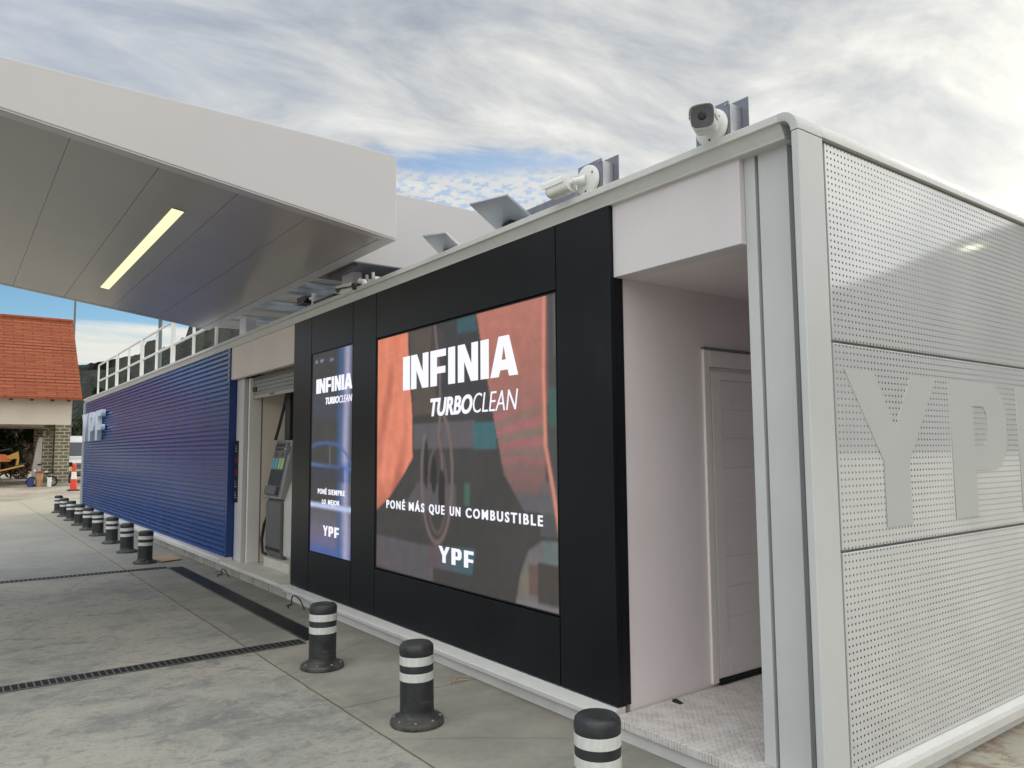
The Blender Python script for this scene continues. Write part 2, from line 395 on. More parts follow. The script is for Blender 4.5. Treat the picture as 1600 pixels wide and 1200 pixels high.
def mat_concrete():
    m = bpy.data.materials.new('forecourt_concrete'); m.use_nodes = True
    t = NT(m.node_tree); t.n.clear()
    oc = t.node('ShaderNodeTexCoord').outputs['Object']
    s = t.node('ShaderNodeSeparateXYZ', {0: oc}); X, Y = s.outputs[0], s.outputs[1]
    st = t.mapping(oc, rot=(0, 0, rad(20)), sc=(1, .72, 1))
    big = t.noise(oc, .55, 4, .55, .3).outputs[0]
    med = t.noise(st, 3.2, 10, .70, .5).outputs[0]
    med2 = t.noise(t.mapping(st, loc=(5, 3, 0)), 8.0, 10, .70, .6).outputs[0]
    fine = t.noise(oc, 60, 5, .7).outputs[0]
    grain = t.noise(oc, 260, 2, .6).outputs[0]
    grey = t.mix(t.smooth(med, .34, .66), (.19, .20, .195), (.345, .34, .312))
    dust = t.m('MULTIPLY', t.smooth(t.m('ADD', t.m('MULTIPLY', big, .55), t.m('MULTIPLY', med2, .45)), .47, .55), .8)
    col = t.mix(dust, grey, (.415, .395, .345))
    med3 = t.noise(t.mapping(st, loc=(9, 1, 0)), 25, 8, .72, .4).outputs[0]
    blot = t.m('MULTIPLY', t.smooth(t.m('ADD', t.m('MULTIPLY', med2, .55), t.m('MULTIPLY', med3, .45)), .51, .60), t.smooth(big, .30, .55))
    col = t.mix(t.m('MULTIPLY', blot, .62), col, (.135, .15, .15))
    col = t.mix(t.smooth(med3, .52, .64, 0, .50), col, (.41, .395, .35))
    col = t.mix(t.smooth(med3, .47, .36, 0, .38), col, (.14, .145, .14))
    # smoother, greyer strip beside the building
    strip = t.smooth(Y, 2.055, 2.065)
    sg = t.mix(t.smooth(t.noise(st, 1.7, 7, .6).outputs[0], .35, .68), (.21, .21, .19), (.33, .32, .275))
    col = t.mix(t.m('MULTIPLY', strip, .75), col, sg)
    # dirt against the plinth
    nearp = t.m('MULTIPLY', t.smooth(Y, 2.72, 3.07), t.smooth(t.noise(st, 3.0, 6, .6).outputs[0], .3, .62))
    col = t.mix(t.m('MULTIPLY', nearp, .45), col, (.15, .135, .105))
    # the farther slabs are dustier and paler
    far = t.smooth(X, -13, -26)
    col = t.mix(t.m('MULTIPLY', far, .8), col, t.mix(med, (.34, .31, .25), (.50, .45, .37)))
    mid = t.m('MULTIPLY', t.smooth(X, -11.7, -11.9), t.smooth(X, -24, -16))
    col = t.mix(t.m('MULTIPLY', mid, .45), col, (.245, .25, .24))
    # joints
    def line(c, at, wd): return t.smooth(t.m('ABSOLUTE', t.m('SUBTRACT', c, at)), wd, wd*.5)
    wav = t.m('MULTIPLY', t.m('SUBTRACT', t.noise(oc, 3, 4, .6).outputs[0], .5), .02)
    Yw, Xw = t.m('ADD', Y, wav), t.m('ADD', X, wav)
    j = line(Yw, 2.06, .009)
    for xx in (-14.05, -19.5, -25.0): j = t.m('MAXIMUM', j, line(Xw, xx, .010))
    j = t.m('MAXIMUM', j, t.m('MULTIPLY', line(Xw, -4.6, .006), t.smooth(Y, 2.06, 2.07)))
    for yy in (-1.6,): j = t.m('MAXIMUM', j, line(Yw, yy, .008))
    halo = t.m('MULTIPLY', line(Yw, 2.10, .11), t.smooth(med2, .4, .6))
    col = t.mix(t.m('MULTIPLY', halo, .45), col, (.37, .34, .27))
    col = t.mix(t.m('MULTIPLY', j, .8), col, (.085, .08, .065))
    # sparse oil drips
    dv = t.node('ShaderNodeTexVoronoi', {'Vector': t.mix(.04, oc, t.noise(oc, 9, 4, .6).outputs[1]), 'Scale': 1.3})
    drip = t.m('MULTIPLY', t.smooth(dv.outputs['Distance'], .085, .03), t.smooth(t.node('ShaderNodeSeparateXYZ', {0: dv.outputs['Color']}).outputs[0], .74, .80))
    col = t.mix(t.m('MULTIPLY', drip, .45), col, (.075, .075, .07))
    # hairline crack
    vor = t.node('ShaderNodeTexVoronoi', {'Vector': t.mix(.06, oc, t.noise(oc, 4, 5, .6).outputs[1]), 'Scale': .33}, feature='DISTANCE_TO_EDGE').outputs[0]
    crack = t.m('MULTIPLY', t.smooth(vor, .006, .001), t.smooth(big, .5, .6))
    col = t.mix(t.m('MULTIPLY', crack, .35), col, (.12, .11, .09))
    col = t.mix(t.smooth(fine, .62, .75, 0, .35), col, (.47, .44, .37))
    col = t.mix(t.smooth(fine, .38, .27, 0, .45), col, (.12, .12, .11))
    col = t.mix(.10, col, t.mix(grain, (0, 0, 0), (1, 1, 1)), 'OVERLAY')
    # rust and white veins on the ground behind the end wall
    vv = t.noise(t.mapping(oc, rot=(0, 0, .6), sc=(1, 1.25, 1)), 2.6, 9, .72, 1.2).outputs[0]
    endz = t.m('MULTIPLY', t.smooth(X, -2.0, -1.9), t.smooth(Y, 3.2, 3.6))
    col = t.mix(t.m('MULTIPLY', endz, .75), col, t.ramp(vv, [(.40, (.33, .31, .26)), (.475, (.21, .13, .085)), (.50, (.34, .31, .25)), (.62, (.43, .41, .35))]))
    col = t.mix(1.0, col, (1.0, .995, .965), 'MULTIPLY')
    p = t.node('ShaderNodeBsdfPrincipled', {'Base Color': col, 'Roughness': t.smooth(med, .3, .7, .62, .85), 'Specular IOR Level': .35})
    hgt = t.m('ADD', t.m('MULTIPLY', fine, .35), t.m('SUBTRACT', t.m('MULTIPLY', med2, .6), t.m('MULTIPLY', j, 1.2)))
    b = t.node('ShaderNodeBump', {'Strength': .35, 'Distance': .01, 'Height': hgt})
    t.l.new(b.outputs[0], p.inputs['Normal'])
    t.l.new(p.outputs[0], t.node('ShaderNodeOutputMaterial').inputs[0])
    return m
CONC = mat_concrete()

def mat_earth():
    m = bpy.data.materials.new('earth'); m.use_nodes = True
    t = NT(m.node_tree); t.n.clear()
    oc = t.node('ShaderNodeTexCoord').outputs['Object']
    n = t.noise(t.mapping(oc, sc=(.6, 1.4, 1)), .35, 8, .65, .3).outputs[0]
    n2 = t.noise(oc, 5, 8, .7).outputs[0]
    col = t.mix(t.smooth(n, .35, .65), (.27, .235, .185), (.43, .385, .31))
    col = t.mix(t.smooth(n2, .5, .7, 0, .5), col, (.20, .18, .145))
    p = t.node('ShaderNodeBsdfPrincipled', {'Base Color': col, 'Roughness': .9, 'Specular IOR Level': .2})
    t.l.new(p.outputs[0], t.node('ShaderNodeOutputMaterial').inputs[0])
    return m
EARTH = mat_earth()

def mat_brick(name, c1, c2, mortar, sc, bw, rh, ms, axes, bump=.6, rough=.8):
    m = bpy.data.materials.new(name); m.use_nodes = True
    t = NT(m.node_tree); t.n.clear()
    oc = t.node('ShaderNodeTexCoord').outputs['Object']
    s = t.node('ShaderNodeSeparateXYZ', {0: oc})
    v = t.node('ShaderNodeCombineXYZ', {0: s.outputs[axes[0]], 1: s.outputs[axes[1]], 2: 0.0}).outputs[0]
    nz = t.noise(oc, 6, 5, .6)
    v2 = t.node('ShaderNodeVectorMath', {0: v, 1: t.mapping(nz.outputs[1], loc=(-.5, -.5, -.5), sc=(1, 1, 0))}, operation='ADD')
    v3 = t.mix(.03, v, v2.outputs[0])
    br = t.node('ShaderNodeTexBrick', {'Vector': v3, 'Color1': c1, 'Color2': c2, 'Mortar': mortar, 'Scale': sc, 'Mortar Size': ms,
                                       'Brick Width': bw, 'Row Height': rh, 'Bias': 0.0, 'Mortar Smooth': .2})
    col = t.mix(.35, br.outputs[0], t.mix(nz.outputs[0], (.25, .25, .25), (.75, .75, .75)), 'OVERLAY')
    p = t.node('ShaderNodeBsdfPrincipled', {'Base Color': col, 'Roughness': rough, 'Specular IOR Level': .25})
    b = t.node('ShaderNodeBump', {'Strength': bump, 'Distance': .03, 'Height': t.m('ADD', br.outputs[1], t.m('MULTIPLY', nz.outputs[0], -.4))})
    b.invert = True
    t.l.new(b.outputs[0], p.inputs['Normal'])
    t.l.new(p.outputs[0], t.node('ShaderNodeOutputMaterial').inputs[0])
    return m
STONE = mat_brick('stone_blocks', (.20, .19, .125), (.125, .12, .085), (.50, .45, .35), 1.0, .42, .175, .022, (1, 2))
TILES = mat_brick('roof_tiles', (.33, .094, .044), (.26, .073, .035), (.165, .048, .026), 1.0, .9, .20, .020, (1, 0), bump=.8, rough=.85)

def mat_hill():
    m = bpy.data.materials.new('hillside'); m.use_nodes = True
    t = NT(m.node_tree); t.n.clear()
    oc = t.node('ShaderNodeTexCoord').outputs['Object']
    s = t.node('ShaderNodeSeparateXYZ', {0: oc})
    n = t.noise(oc, .02, 8, .65).outputs[0]
    n2 = t.noise(oc, .12, 8, .75).outputs[0]
    n3 = t.noise(oc, .45, 4, .7).outputs[0]
    wood = t.mix(t.smooth(n2, .36, .62), (.030, .042, .038), (.085, .098, .082))
    wood = t.mix(t.smooth(n3, .5, .7, 0, .6), wood, (.034, .044, .040))
    scrub = t.mix(n2, (.10, .085, .07), (.075, .062, .066))
    col = t.mix(t.smooth(n, .48, .62, 0, .7), wood, scrub)
    # bare rock where it is steep
    g = t.node('ShaderNodeNewGeometry')
    nz = t.node('ShaderNodeSeparateXYZ', {0: g.outputs['Normal']}).outputs[2]
    col = t.mix(t.smooth(nz, .62, .40, 0, .85), col, t.mix(n2, (.055, .050, .056), (.12, .10, .105)))
    p = t.node('ShaderNodeBsdfPrincipled', {'Base Color': col, 'Roughness': 1.0, 'Specular IOR Level': 0.0})
    b = t.node('ShaderNodeBump', {'Strength': .9, 'Distance': 4.0, 'Height': n2})
    t.l.new(b.outputs[0], p.inputs['Normal'])
    t.l.new(p.outputs[0], t.node('ShaderNodeOutputMaterial').inputs[0])
    return m
HILL = mat_hill()

def mat_leaf(name, a, b):
    m = bpy.data.materials.new(name); m.use_nodes = True
    t = NT(m.node_tree); t.n.clear()
    oc = t.node('ShaderNodeTexCoord').outputs['Object']
    n = t.noise(oc, 2.0, 5, .7).outputs[0]
    p = t.node('ShaderNodeBsdfPrincipled', {'Base Color': t.mix(t.smooth(n, .35, .65), a, b), 'Roughness': .7, 'Specular IOR Level': .2})
    t.l.new(p.outputs[0], t.node('ShaderNodeOutputMaterial').inputs[0])
    return m
CONIF = mat_leaf('conifer_needles', (.022, .034, .018), (.075, .085, .045))
BUSH = mat_leaf('bare_bush_twigs', (.17, .12, .095), (.28, .20, .155))

# ------------------------------------------------------------------ ground and hills
g = MB()
R = 2600
rings = [0, 60, 300, R]
prev = None
for r in rings[1:]:
    ring = [g.bm.verts.new((r*cos(2*pi*k/64), r*sin(2*pi*k/64), -.02)) for k in range(64)]
    if prev is None: g.bm.faces.new(ring)
    else:
        for k in range(64): g.bm.faces.new((prev[k], prev[(k+1) % 64], ring[(k+1) % 64], ring[k]))
    prev = ring
build('ground', g, EARTH, kind='structure')
g = MB(); g.face([(-31.5, -14, 0), (9, -14, 0), (9, 16, 0), (-31.5, 16, 0)])
build('forecourt', g, CONC, kind='structure')

prof = [(-180, 5.0), (-140, 4.5), (-110, 5.2), (-95, 5.6), (-88, 5.7), (-83.2, 5.9), (-81.6, 6.25), (-80, 6.7), (-79.62, 6.85), (-79.45, 7.5), (-79.1, 7.78), (-78.65, 7.75), (-78.45, 7.2),
        (-78.2, 7.1), (-77.3, 7.5), (-76.85, 7.9), (-76.7, 8.55), (-76.1, 8.9), (-75.7, 8.95), (-75.3, 9.35), (-73.3, 9.9), (-72.2, 10.4), (-70, 10.2),
        (-66, 9.6), (-58, 8.5), (-45, 8.0), (-25, 8.5), (-8, 10.5), (5, 13.5), (13, 14.6), (18.8, 14.05), (20.2, 13.9), (22.3, 13.4), (24.2, 12.8), (26.2, 12.05), (28.2, 11.5), (30.1, 11.1),
        (36, 10.5), (60, 9), (100, 7), (140, 5.5), (180, 5.0)]
def elev(a):
    for (a0, e0), (a1, e1) in zip(prof, prof[1:]):
        if a0 <= a <= a1: return e0 + (e1-e0)*(a-a0)/(a1-a0)
    return 5.0
hb = MB()
azs = []
a = -180.0
while a < 180:
    azs.append(a)
    a += .22 if -90 < a < -66 else (1.0 if -110 < a < 50 else 3.0)
rnd = random.Random(3)
RH = 720.0
fr = [(.36, 0.0), (.45, .10), (.55, .27), (.66, .44), (.77, .61), (.88, .80), (.96, .93), (1.0, 1.0), (1.15, .9), (1.5, .2), (1.7, -.05)]
grid = []
for a in azs:
    e = elev(a)
    e2 = e + (rnd.random()-.5)*.10
    H = 1.6 + RH*math.tan(rad(e2))
    ridge = .06*sin(a*.55) + .05*sin(a*1.3+1) + .03*sin(a*3.1)
    row = []
    for q, hh in fr:
        rr = RH*q*(1 + (.05*sin(a*.7+q*9) if q < 1 else 0))
        z = H*max(-.05, hh + (ridge*(1-abs(2*hh-1)) if 0 < hh < 1 else 0))
        if 0 < hh < 1: z += (rnd.random()-.5)*3
        row.append(hb.bm.verts.new((rr*sin(rad(a)), rr*cos(rad(a)), z-.5)))
    grid.append(row)
for i in range(len(grid)):
    A, B = grid[i], grid[(i+1) % len(grid)]
    for j in range(len(fr)-1): hb.bm.faces.new((A[j], B[j], B[j+1], A[j+1]))
build('hills', hb, HILL, kind='structure')

# ------------------------------------------------------------------ station building
B = thing('station_building', 'long white flat-roofed fuel station block with black, blue and perforated cladding', 'building', (-12, 4.6, 0))
XL, XR = -24.62, -1.905
YB = 3.10
# plinth
p = MB(); p.box(-8.36, XR-.02, 3.075, 6.05, -.02, .070)
build('plinth', p, PLINTH, B)
p = MB()
nose = [(3.075, .074), (3.035, .078), (3.028, .085), (3.026, .112), (3.032, .124), (3.050, .132), (3.10, .1505), (3.16, .1505), (3.16, .074)]
p.prism(nose, 'x', -8.34, -3.20)
build('sill_profile', p, TRIM, B, bevel=.004)
p = MB(); p.box(XL, -8.362, 3.09, 6.05, -.02, .105)
build('pier_blocks', p, PIER, B)
p = MB()
for i in range(30):
    x = XL + .03 + i*.56
    if x+.5 < -8.4: p.box(x, x+.53, 3.070, 3.089, -.02, .100, .006)
build('block_facing', p, PIER, B)
p = MB(); p.prism([(3.09, .108), (3.02, .108), (3.012, .115), (3.012, .165), (3.022, .182), (3.06, .188), (3.2, .188), (3.2, .108)], 'x', XL, -10.76)
build('sill_profile', p, PLINTH, B, bevel=.004)
# floor plates
p = MB(); p.box(-3.198, -1.95, 3.05, 5.2, .073, .120, .004)
build('floor_plate', p, SLABW, B)
p = MB(); p.box(-10.758, -8.342, 3.02, 5.4, .108, .150, .006)
build('floor_plate', p, mat('bay_floor', (.70, .68, .60), .5, var=.08, vscale=3, dirt=((.35, .32, .27), .5)), B)
# base rail of the end wall
p = MB(); p.prism([(XR+.022, .062), (XR+.030, .07), (XR+.030, .115), (XR+.020, .135), (XR-.012, .150), (XR-.03, .150), (XR-.03, .062)], 'y', 3.245, 6.05)
build('base_rail', p, TRIM, B, bevel=.004)
# roof edge trim along the front, with a rounded corner into the corner post
cor = .085
def sweep(path, prof2d):
    """path: list of (x,z) in the plane of the front; prof2d: (outward along path normal, y)"""
    mb = MB(); rows = []
    for i, (x, z) in enumerate(path):
        a = Vector(path[max(i-1, 0)]); b_ = Vector(path[min(i+1, len(path)-1)])
        t = (b_-a).normalized(); nrm = Vector((t.y, -t.x))      # points inwards/down for a path going +x
        rows.append([mb.bm.verts.new((x+nrm.x*q[0], q[1], z+nrm.y*q[0])) for q in prof2d])
    n = len(prof2d)
    for A, Bq in zip(rows, rows[1:]):
        for k in range(n): mb.bm.faces.new((A[k], A[(k+1) % n], Bq[(k+1) % n], Bq[k]))
    mb.bm.faces.new(rows[0][::-1]); mb.bm.faces.new(rows[-1])
    return mb
ZT = 3.163
front_prof = [(0.0, 3.050), (0.0, 3.30), (.05, 3.30), (.05, 3.20), (.106, 3.20), (.106, 3.0985), (.096, 3.0965), (.062, 3.078), (.044, 3.066), (.0415, 3.0475), (.039, 3.046), (.003, 3.046)]
build('roof_trim', sweep([(XL, ZT), (-2.01, ZT)], front_prof), TRIM, B, bevel=.002)
arc = [(-2.008, ZT), (-1.998, ZT)] + [(-1.998+ (XR+1.998)*sin(rad(t)), ZT-.098+.098*cos(rad(t))) for t in range(9, 90, 9)] + [(XR, ZT-.098), (XR, ZT-.104)]
corner_prof = [(0.0, 3.050), (0.0, 3.243), (.042, 3.243), (.042, 3.0475), (.039, 3.046), (.003, 3.046)]
build('trim_corner', sweep(arc, corner_prof), POST, B, smooth=True)
# roof trim of the end wall
p = MB(); p.prism([(XR-.05, ZT-.100), (XR, ZT-.100)] + [(-1.998+(XR+1.998)*sin(rad(t)), ZT-.098+.098*cos(rad(t))) for t in range(90, -1, -9)] + [(XR-.25, ZT), (XR-.25, ZT-.100)], 'y', 3.2445, 6.05)
build('roof_trim', p, TRIM, B, smooth=True)
p = MB(); p.box(XR-.075, XR-.05, 3.2445, 6.05, 3.0, 3.0615)
build('shadow_gap', p, GROOVE, B)
# corner post and its cover strips
p = MB(); p.box(-1.945, XR, 3.046, 3.243, .06, ZT-.107, .006)
build('corner_post', p, POST, B)
p = MB(); p.box(-2.208, -2.045, 3.165, 3.24, .121, 3.062, .002)
build('cover_strip', p, POST, B)
p = MB(); p.box(-2.290, -2.228, 3.165, 3.24, .121, 3.062, .002)
build('cover_strip', p, POST, B)
p = MB(); p.box(-2.280, -1.9455, 3.20, 3.235, .121, 3.062)
build('groove_back', p, GROOVE, B)
p = MB(); p.box(XR-.05, XR-.03, 3.244, 3.295, .152, 3.06)
build('edge_gap', p, GROOVE, B)
# end wall panels
for z0, z1 in ((.152, 1.125), (1.138, 2.092), (2.106, 3.052)):
    p = MB(); p.box(-1.945, -1.925, 3.289, 6.02, z0, z1, .003)
    # the perforation pattern is laid out from the panel's own first hole
    o = build('end_panel', p, PERF, B)
p = MB(); p.box(-1.975, -1.950, 3.289, 6.02, .152, 3.052)
build('end_wall_core', p, STEEL, B)

# ---- lettering helpers
def outline(loops, thick):
    cu = bpy.data.curves.new('o', 'CURVE'); cu.dimensions = '2D'; cu.fill_mode = 'BOTH'; cu.extrude = thick/2
    for lp in loops:
        sp = cu.splines.new('POLY'); sp.points.add(len(lp)-1); sp.use_cyclic_u = True
        for q, (x, y) in zip(sp.points, lp): q.co = (x, y, 0, 1)
    o = bpy.data.objects.new('o', cu); COL.objects.link(o)
    bpy.context.view_layer.update()
    me = bpy.data.meshes.new_from_object(o.evaluated_get(bpy.context.evaluated_depsgraph_get()))
    bpy.data.objects.remove(o); bpy.data.curves.remove(cu)
    return me
def bulge(x0, x1, z0, z1, r, n=8):
    pts = [(x0, z1), (x1-r, z1)]
    for i in range(1, n): a = pi/2 - pi/2*i/n; pts.append((x1-r+r*cos(a), z1-r+r*sin(a)))
    pts += [(x1, z1-r), (x1, z0+r)]
    for i in range(1, n): a = -pi/2*i/n; pts.append((x1-r+r*cos(a), z0+r+r*sin(a)))
    pts += [(x1-r, z0), (x0, z0)]
    return pts
GL = {   # heavy grotesque capitals on a unit-high box: (width, loops)
 'I': (.34, [[(0, 0), (.34, 0), (.34, 1), (0, 1)]]),
 'N': (1.0, [[(0, 0), (.31, 0), (.31, .56), (.66, 0), (1, 0), (1, 1), (.69, 1), (.69, .44), (.34, 1), (0, 1)]]),
 'F': (.83, [[(0, 0), (.35, 0), (.35, .34), (.80, .34), (.80, .525), (.35, .525), (.35, .80), (.83, .80), (.83, 1), (0, 1)]]),
 'A': (1.14, [[(0, 0), (.35, 0), (.41, .16), (.73, .16), (.79, 0), (1.14, 0), (.78, 1), (.36, 1)], [(.47, .41), (.66, .41), (.565, .78)]]),
 'Y': (1.15, [[(.415, 0), (.735, 0), (.735, .42), (1.15, 1), (.81, 1), (.575, .64), (.34, 1), (0, 1), (.415, .42)]]),
 'P': (.94, [[(0, 0), (.36, 0)] + bulge(.36, .94, .335, 1.0, .26)[::-1][0:0] + [(.36, .335), (.68, .335)] +
             [(.68+.26*sin(rad(t)), .595-.26*cos(rad(t))) for t in range(15, 91, 15)] + [(.68+.26*cos(rad(t)), .74+.26*sin(rad(t))) for t in range(0, 91, 15)] + [(0, 1)],
            [(.36, .52), (.36, .82), (.53, .82), (.585, .775), (.60, .72), (.60, .62), (.585, .565), (.53, .52)]]),
}
def glyph(ch, x0, x1, z0, z1, y0, y1):
    wd, loops = GL[ch]
    me = outline([[(x0+(x1-x0)*px/wd, z0+(z1-z0)*pz) for px, pz in lp] for lp in loops], abs(y1-y0))
    m4 = Matrix(((1, 0, 0, 0), (0, 0, -1, (y0+y1)/2), (0, 1, 0, 0), (0, 0, 0, 1)))
    me.transform(m4); return me
_cap = {}
def typeset(body, x0, x1, zb, cap, y, bold=0.0, shear=0.0, spacing=1.0, thick=.004):
    def raw(s):
        cu = bpy.data.curves.new('t', 'FONT'); cu.body = s; cu.size = 1; cu.offset = bold; cu.shear = shear; cu.space_character = spacing; cu.extrude = .001
        cu.resolution_u = 4
        o = bpy.data.objects.new('t', cu); COL.objects.link(o); bpy.context.view_layer.update()
        me = bpy.data.meshes.new_from_object(o.evaluated_get(bpy.context.evaluated_depsgraph_get()))
        bpy.data.objects.remove(o); bpy.data.curves.remove(cu); return me
    key = (bold,)
    if key not in _cap:
        mh = raw('H'); zs = [v.co.y for v in mh.vertices]; _cap[key] = (min(zs), max(zs))
    lo, hi = _cap[key]
    me = raw(body); xs = [v.co.x for v in me.vertices]; a, b_ = min(xs), max(xs)
    for v in me.vertices:
        x, yy, z = v.co
        v.co = (x0+(x-a)/(b_-a)*(x1-x0), y + (z/.001)*thick/2, zb+(yy-lo)/(hi-lo)*cap)
    return me
# lettering stuck on the end wall (reads along +Y)
def end_glyph(ch, y0, y1, z0, z1):
    wd, loops = GL[ch]
    me = outline([[(y0+(y1-y0)*px/wd, z0+(z1-z0)*pz) for px, pz in lp] for lp in loops], .003)
    me.transform(Matrix(((0, 0, 1, -1.9232), (1, 0, 0, 0), (0, 1, 0, 0), (0, 0, 0, 1)))); return me
for ch, y0, y1 in (('Y', 3.365, 4.275), ('P', 4.430, 5.150), ('F', 5.330, 5.93)):
    mb = MB(); mb.add_mesh(end_glyph(ch, y0, y1, 1.217, 1.974)); build('wall_letter', mb, STICK, B)

# niche at the near end
p = MB(); p.box(-3.40, -3.21, 3.206, 5.19, .100, 3.06)
nw = build('niche_wall', p, NICHE, B)
p = MB(); p.box(-3.208, -1.976, 5.0, 5.1, .121, 3.06); build('niche_wall', p, NICHE, B)
p = MB(); p.box(-3.208, -2.0, 3.245, 4.998, 2.628, 2.66); build('ceiling', p, NICHE, B)
p = MB(); p.box(-3.200, -2.292, 3.128, 3.243, 2.620, 3.064, .003); build('header_panel', p, WHITE, B)
p = MB(); p.lathe([(.0, 0), (.03, 0), (.03, .02), (.012, .03), (0, .03)], (-2.30, 3.75, 2.594), 14); build('ceiling_spotlight', p, STEEL, B)
dr = MB(); dr.box(-3.209, -3.2005, 3.985, 4.84, .155, 2.112, .003)
door = build('door', dr, DOOR, B)
p = MB()
for s in ((3.915, 3.972, .135, 2.250), (4.853, 4.905, .135, 2.250)): p.box(-3.209, -3.189, *s, .003)
p.box(-3.209, -3.189, 3.9735, 4.8515, 2.140, 2.250, .003)
build('door_frame', p, DOOR, door)
p = MB(); p.box(-3.209, -3.178, 3.905, 4.915, 2.252, 2.266, .003); build('drip_edge', p, GROOVE, door)
p = MB()
for i in range(9): p.box(-3.200, -3.1965, 4.0835, 4.7455, .336+i*.191, .336+i*.191+.1888, .0012)
build('door_boards', p, DOOR, door)
p = MB()
for s in ((3.99, 4.083, .16, 2.108), (4.747, 4.836, .16, 2.108)): p.box(-3.200, -3.1925, *s, .002)
p.box(-3.200, -3.1925, 4.0845, 4.7455, 2.056, 2.108, .002); p.box(-3.200, -3.1925, 4.0845, 4.7455, .16, .335, .002)
build('door_rails', p, DOOR, door)
p = MB(); p.box(-3.2085, -3.180, 3.974, 4.851, .1225, .150); build('door_gap', p, DRAIN, door)
p = MB(); p.tube([(-3.17, 4.79, 1.05), (-3.13, 4.79, 1.05), (-3.125, 4.68, 1.05)], .009, 8); build('handle', p, STEEL, door, smooth=True)

# black cladding panels
def clad(x0, x1, z0, z1):
    p = MB(); p.box(x0, x1, YB, YB+.04, z0, z1, .003); build('cladding_panel', p, BLACK, B)
G = .005
ZB0, ZB1 = .157, 3.060
clad(-8.316, -7.806-G, ZB0, ZB1)
clad(-7.806+G, -6.757-G, ZB0, .565); clad(-7.806+G, -6.757-G, 2.652, ZB1)
clad(-6.757+G, -6.262-G, ZB0, ZB1)
clad(-6.262+G, -3.702-G, ZB0, .565); clad(-6.262+G, -3.702-G, 2.634, ZB1)
clad(-3.702+G, -3.203, ZB0, ZB1)
p = MB(); p.box(-8.316, -3.203, YB+.0405, 3.205, ZB0, ZB1); build('cladding_box', p, BLACK, B)
p = MB()
for x0, x1, z0, z1 in ((-7.806, -6.757, .57, 2.647), (-6.262, -3.702, .57, 2.629)):
    pass
# pump bay
p = MB(); p.box(-10.90, -8.345, 3.118, 3.19, 2.612, 3.062, .003); build('header_panel', p, mat('bay_header_paint', (.80, .70, .63), .45, var=.03, vscale=1.5), B)
p = MB(); p.box(-10.42, -10.31, 3.42, 5.4, .151, 3.06); build('bay_wall', p, BAYW, B)
p = MB(); p.box(-10.31, -8.2, 5.25, 5.4, .151, 3.06); build('bay_wall', p, BAYW, B)
p = MB(); p.box(-8.33, -8.2, 3.21, 5.249, .151, 3.06); build('bay_wall', p, BAYW, B)
p = MB(); p.box(-10.31, -8.33, 3.42, 5.249, 2.75, 2.80); build('ceiling', p, BAYW, B)
p = MB(); p.box(-10.735, -10.43, 3.20, 3.40, .151, 2.610, .004); build('jamb_post', p, WHITE, B)
p = MB(); p.box(-10.425, -10.355, 3.26, 3.40, .151, 2.610, .003); build('shutter_guide', p, BEZEL, B)
p = MB(); p.box(-10.352, -10.30, 3.24, 3.40, .151, 2.610, .003); build('shutter_guide', p, DOOR, B)
sh = MB()
for i in range(5): sh.box(-10.298, -8.335, 3.285, 3.30, 2.372+i*.05, 2.372+i*.05+.047, .004)
shut = build('roller_shutter', sh, SHUT, B)
p = MB(); p.box(-10.298, -8.335, 3.278, 3.308, 2.325, 2.369, .004); build('bottom_bar', p, mat('shutter_bar', (.42, .40, .37), .4, metal=.3), shut)
p = MB(); p.box(-9.62, -9.45, 3.2755, 3.2775, 2.338, 2.360); build('shutter_label', p, LABELR, shut)
p = MB(); p.box(-10.29, -10.16, 3.27, 3.284, 2.42, 2.48, .004); build('shutter_lock', p, BEZEL, shut)
# blue slatted cladding, 1.2 m bays
PW = 1.197
nz = 41
for i in range(12):
    x1 = -10.80 - i*PW; x0 = max(x1-PW, XL+.005)
    if x1-x0 < .2: break
    p = MB()
    ph = (3.058-.195)/nz
    pts = []
    for k_ in range(nz):
        z = .195 + k_*ph
        pts += [(YB+.004, z+.001), (YB+.0005, z+ph*.10), (YB+.009, z+ph*.58), (YB+.038, z+ph*.62), (YB+.038, z+ph*.97)]
    pts += [(YB+.0505, 3.058), (YB+.0505, .195)]
    p.prism(pts, 'x', x0+.005, x1-.005)
    build('slat_panel', p, BLUE, B)
p = MB(); p.box(-10.798, -10.750, YB+.001, 3.42, .192, 3.058, .003); build('side_return', p, BLUED, B)
p = MB(); p.box(XL-.04, XL, 3.06, 3.20, .19, 3.062, .004); build('edge_post', p, POST, B)
# rear bulk and roof
p = MB(); p.box(XL, -10.90, 3.152, 6.05, .19, 3.06); build('rear_wall', p, WHITE, B)
p = MB(); p.box(-8.19, -3.41, 3.21, 6.05, .151, 3.06); build('rear_wall', p, WHITE, B)
p = MB(); p.box(-10.89, -8.20, 5.41, 6.05, .151, 3.06); build('rear_wall', p, WHITE, B)
p = MB(); p.box(XL, -2.16, 3.302, 6.05, 3.064, 3.11); build('roof', p, STEELD, B)
p = MB(); p.box(-4.62, -3.86, 3.42, 3.47, 3.11, 3.408, .004); build('roof_upstand', p, STEELD, B)
p = MB(); p.box(-3.862, -3.80, 3.10, 3.5, 3.166, 3.17); p.bm.clear(); p.box(-3.055, -3.0, 3.08, 3.10, 3.02, 3.03); p.bm.free()

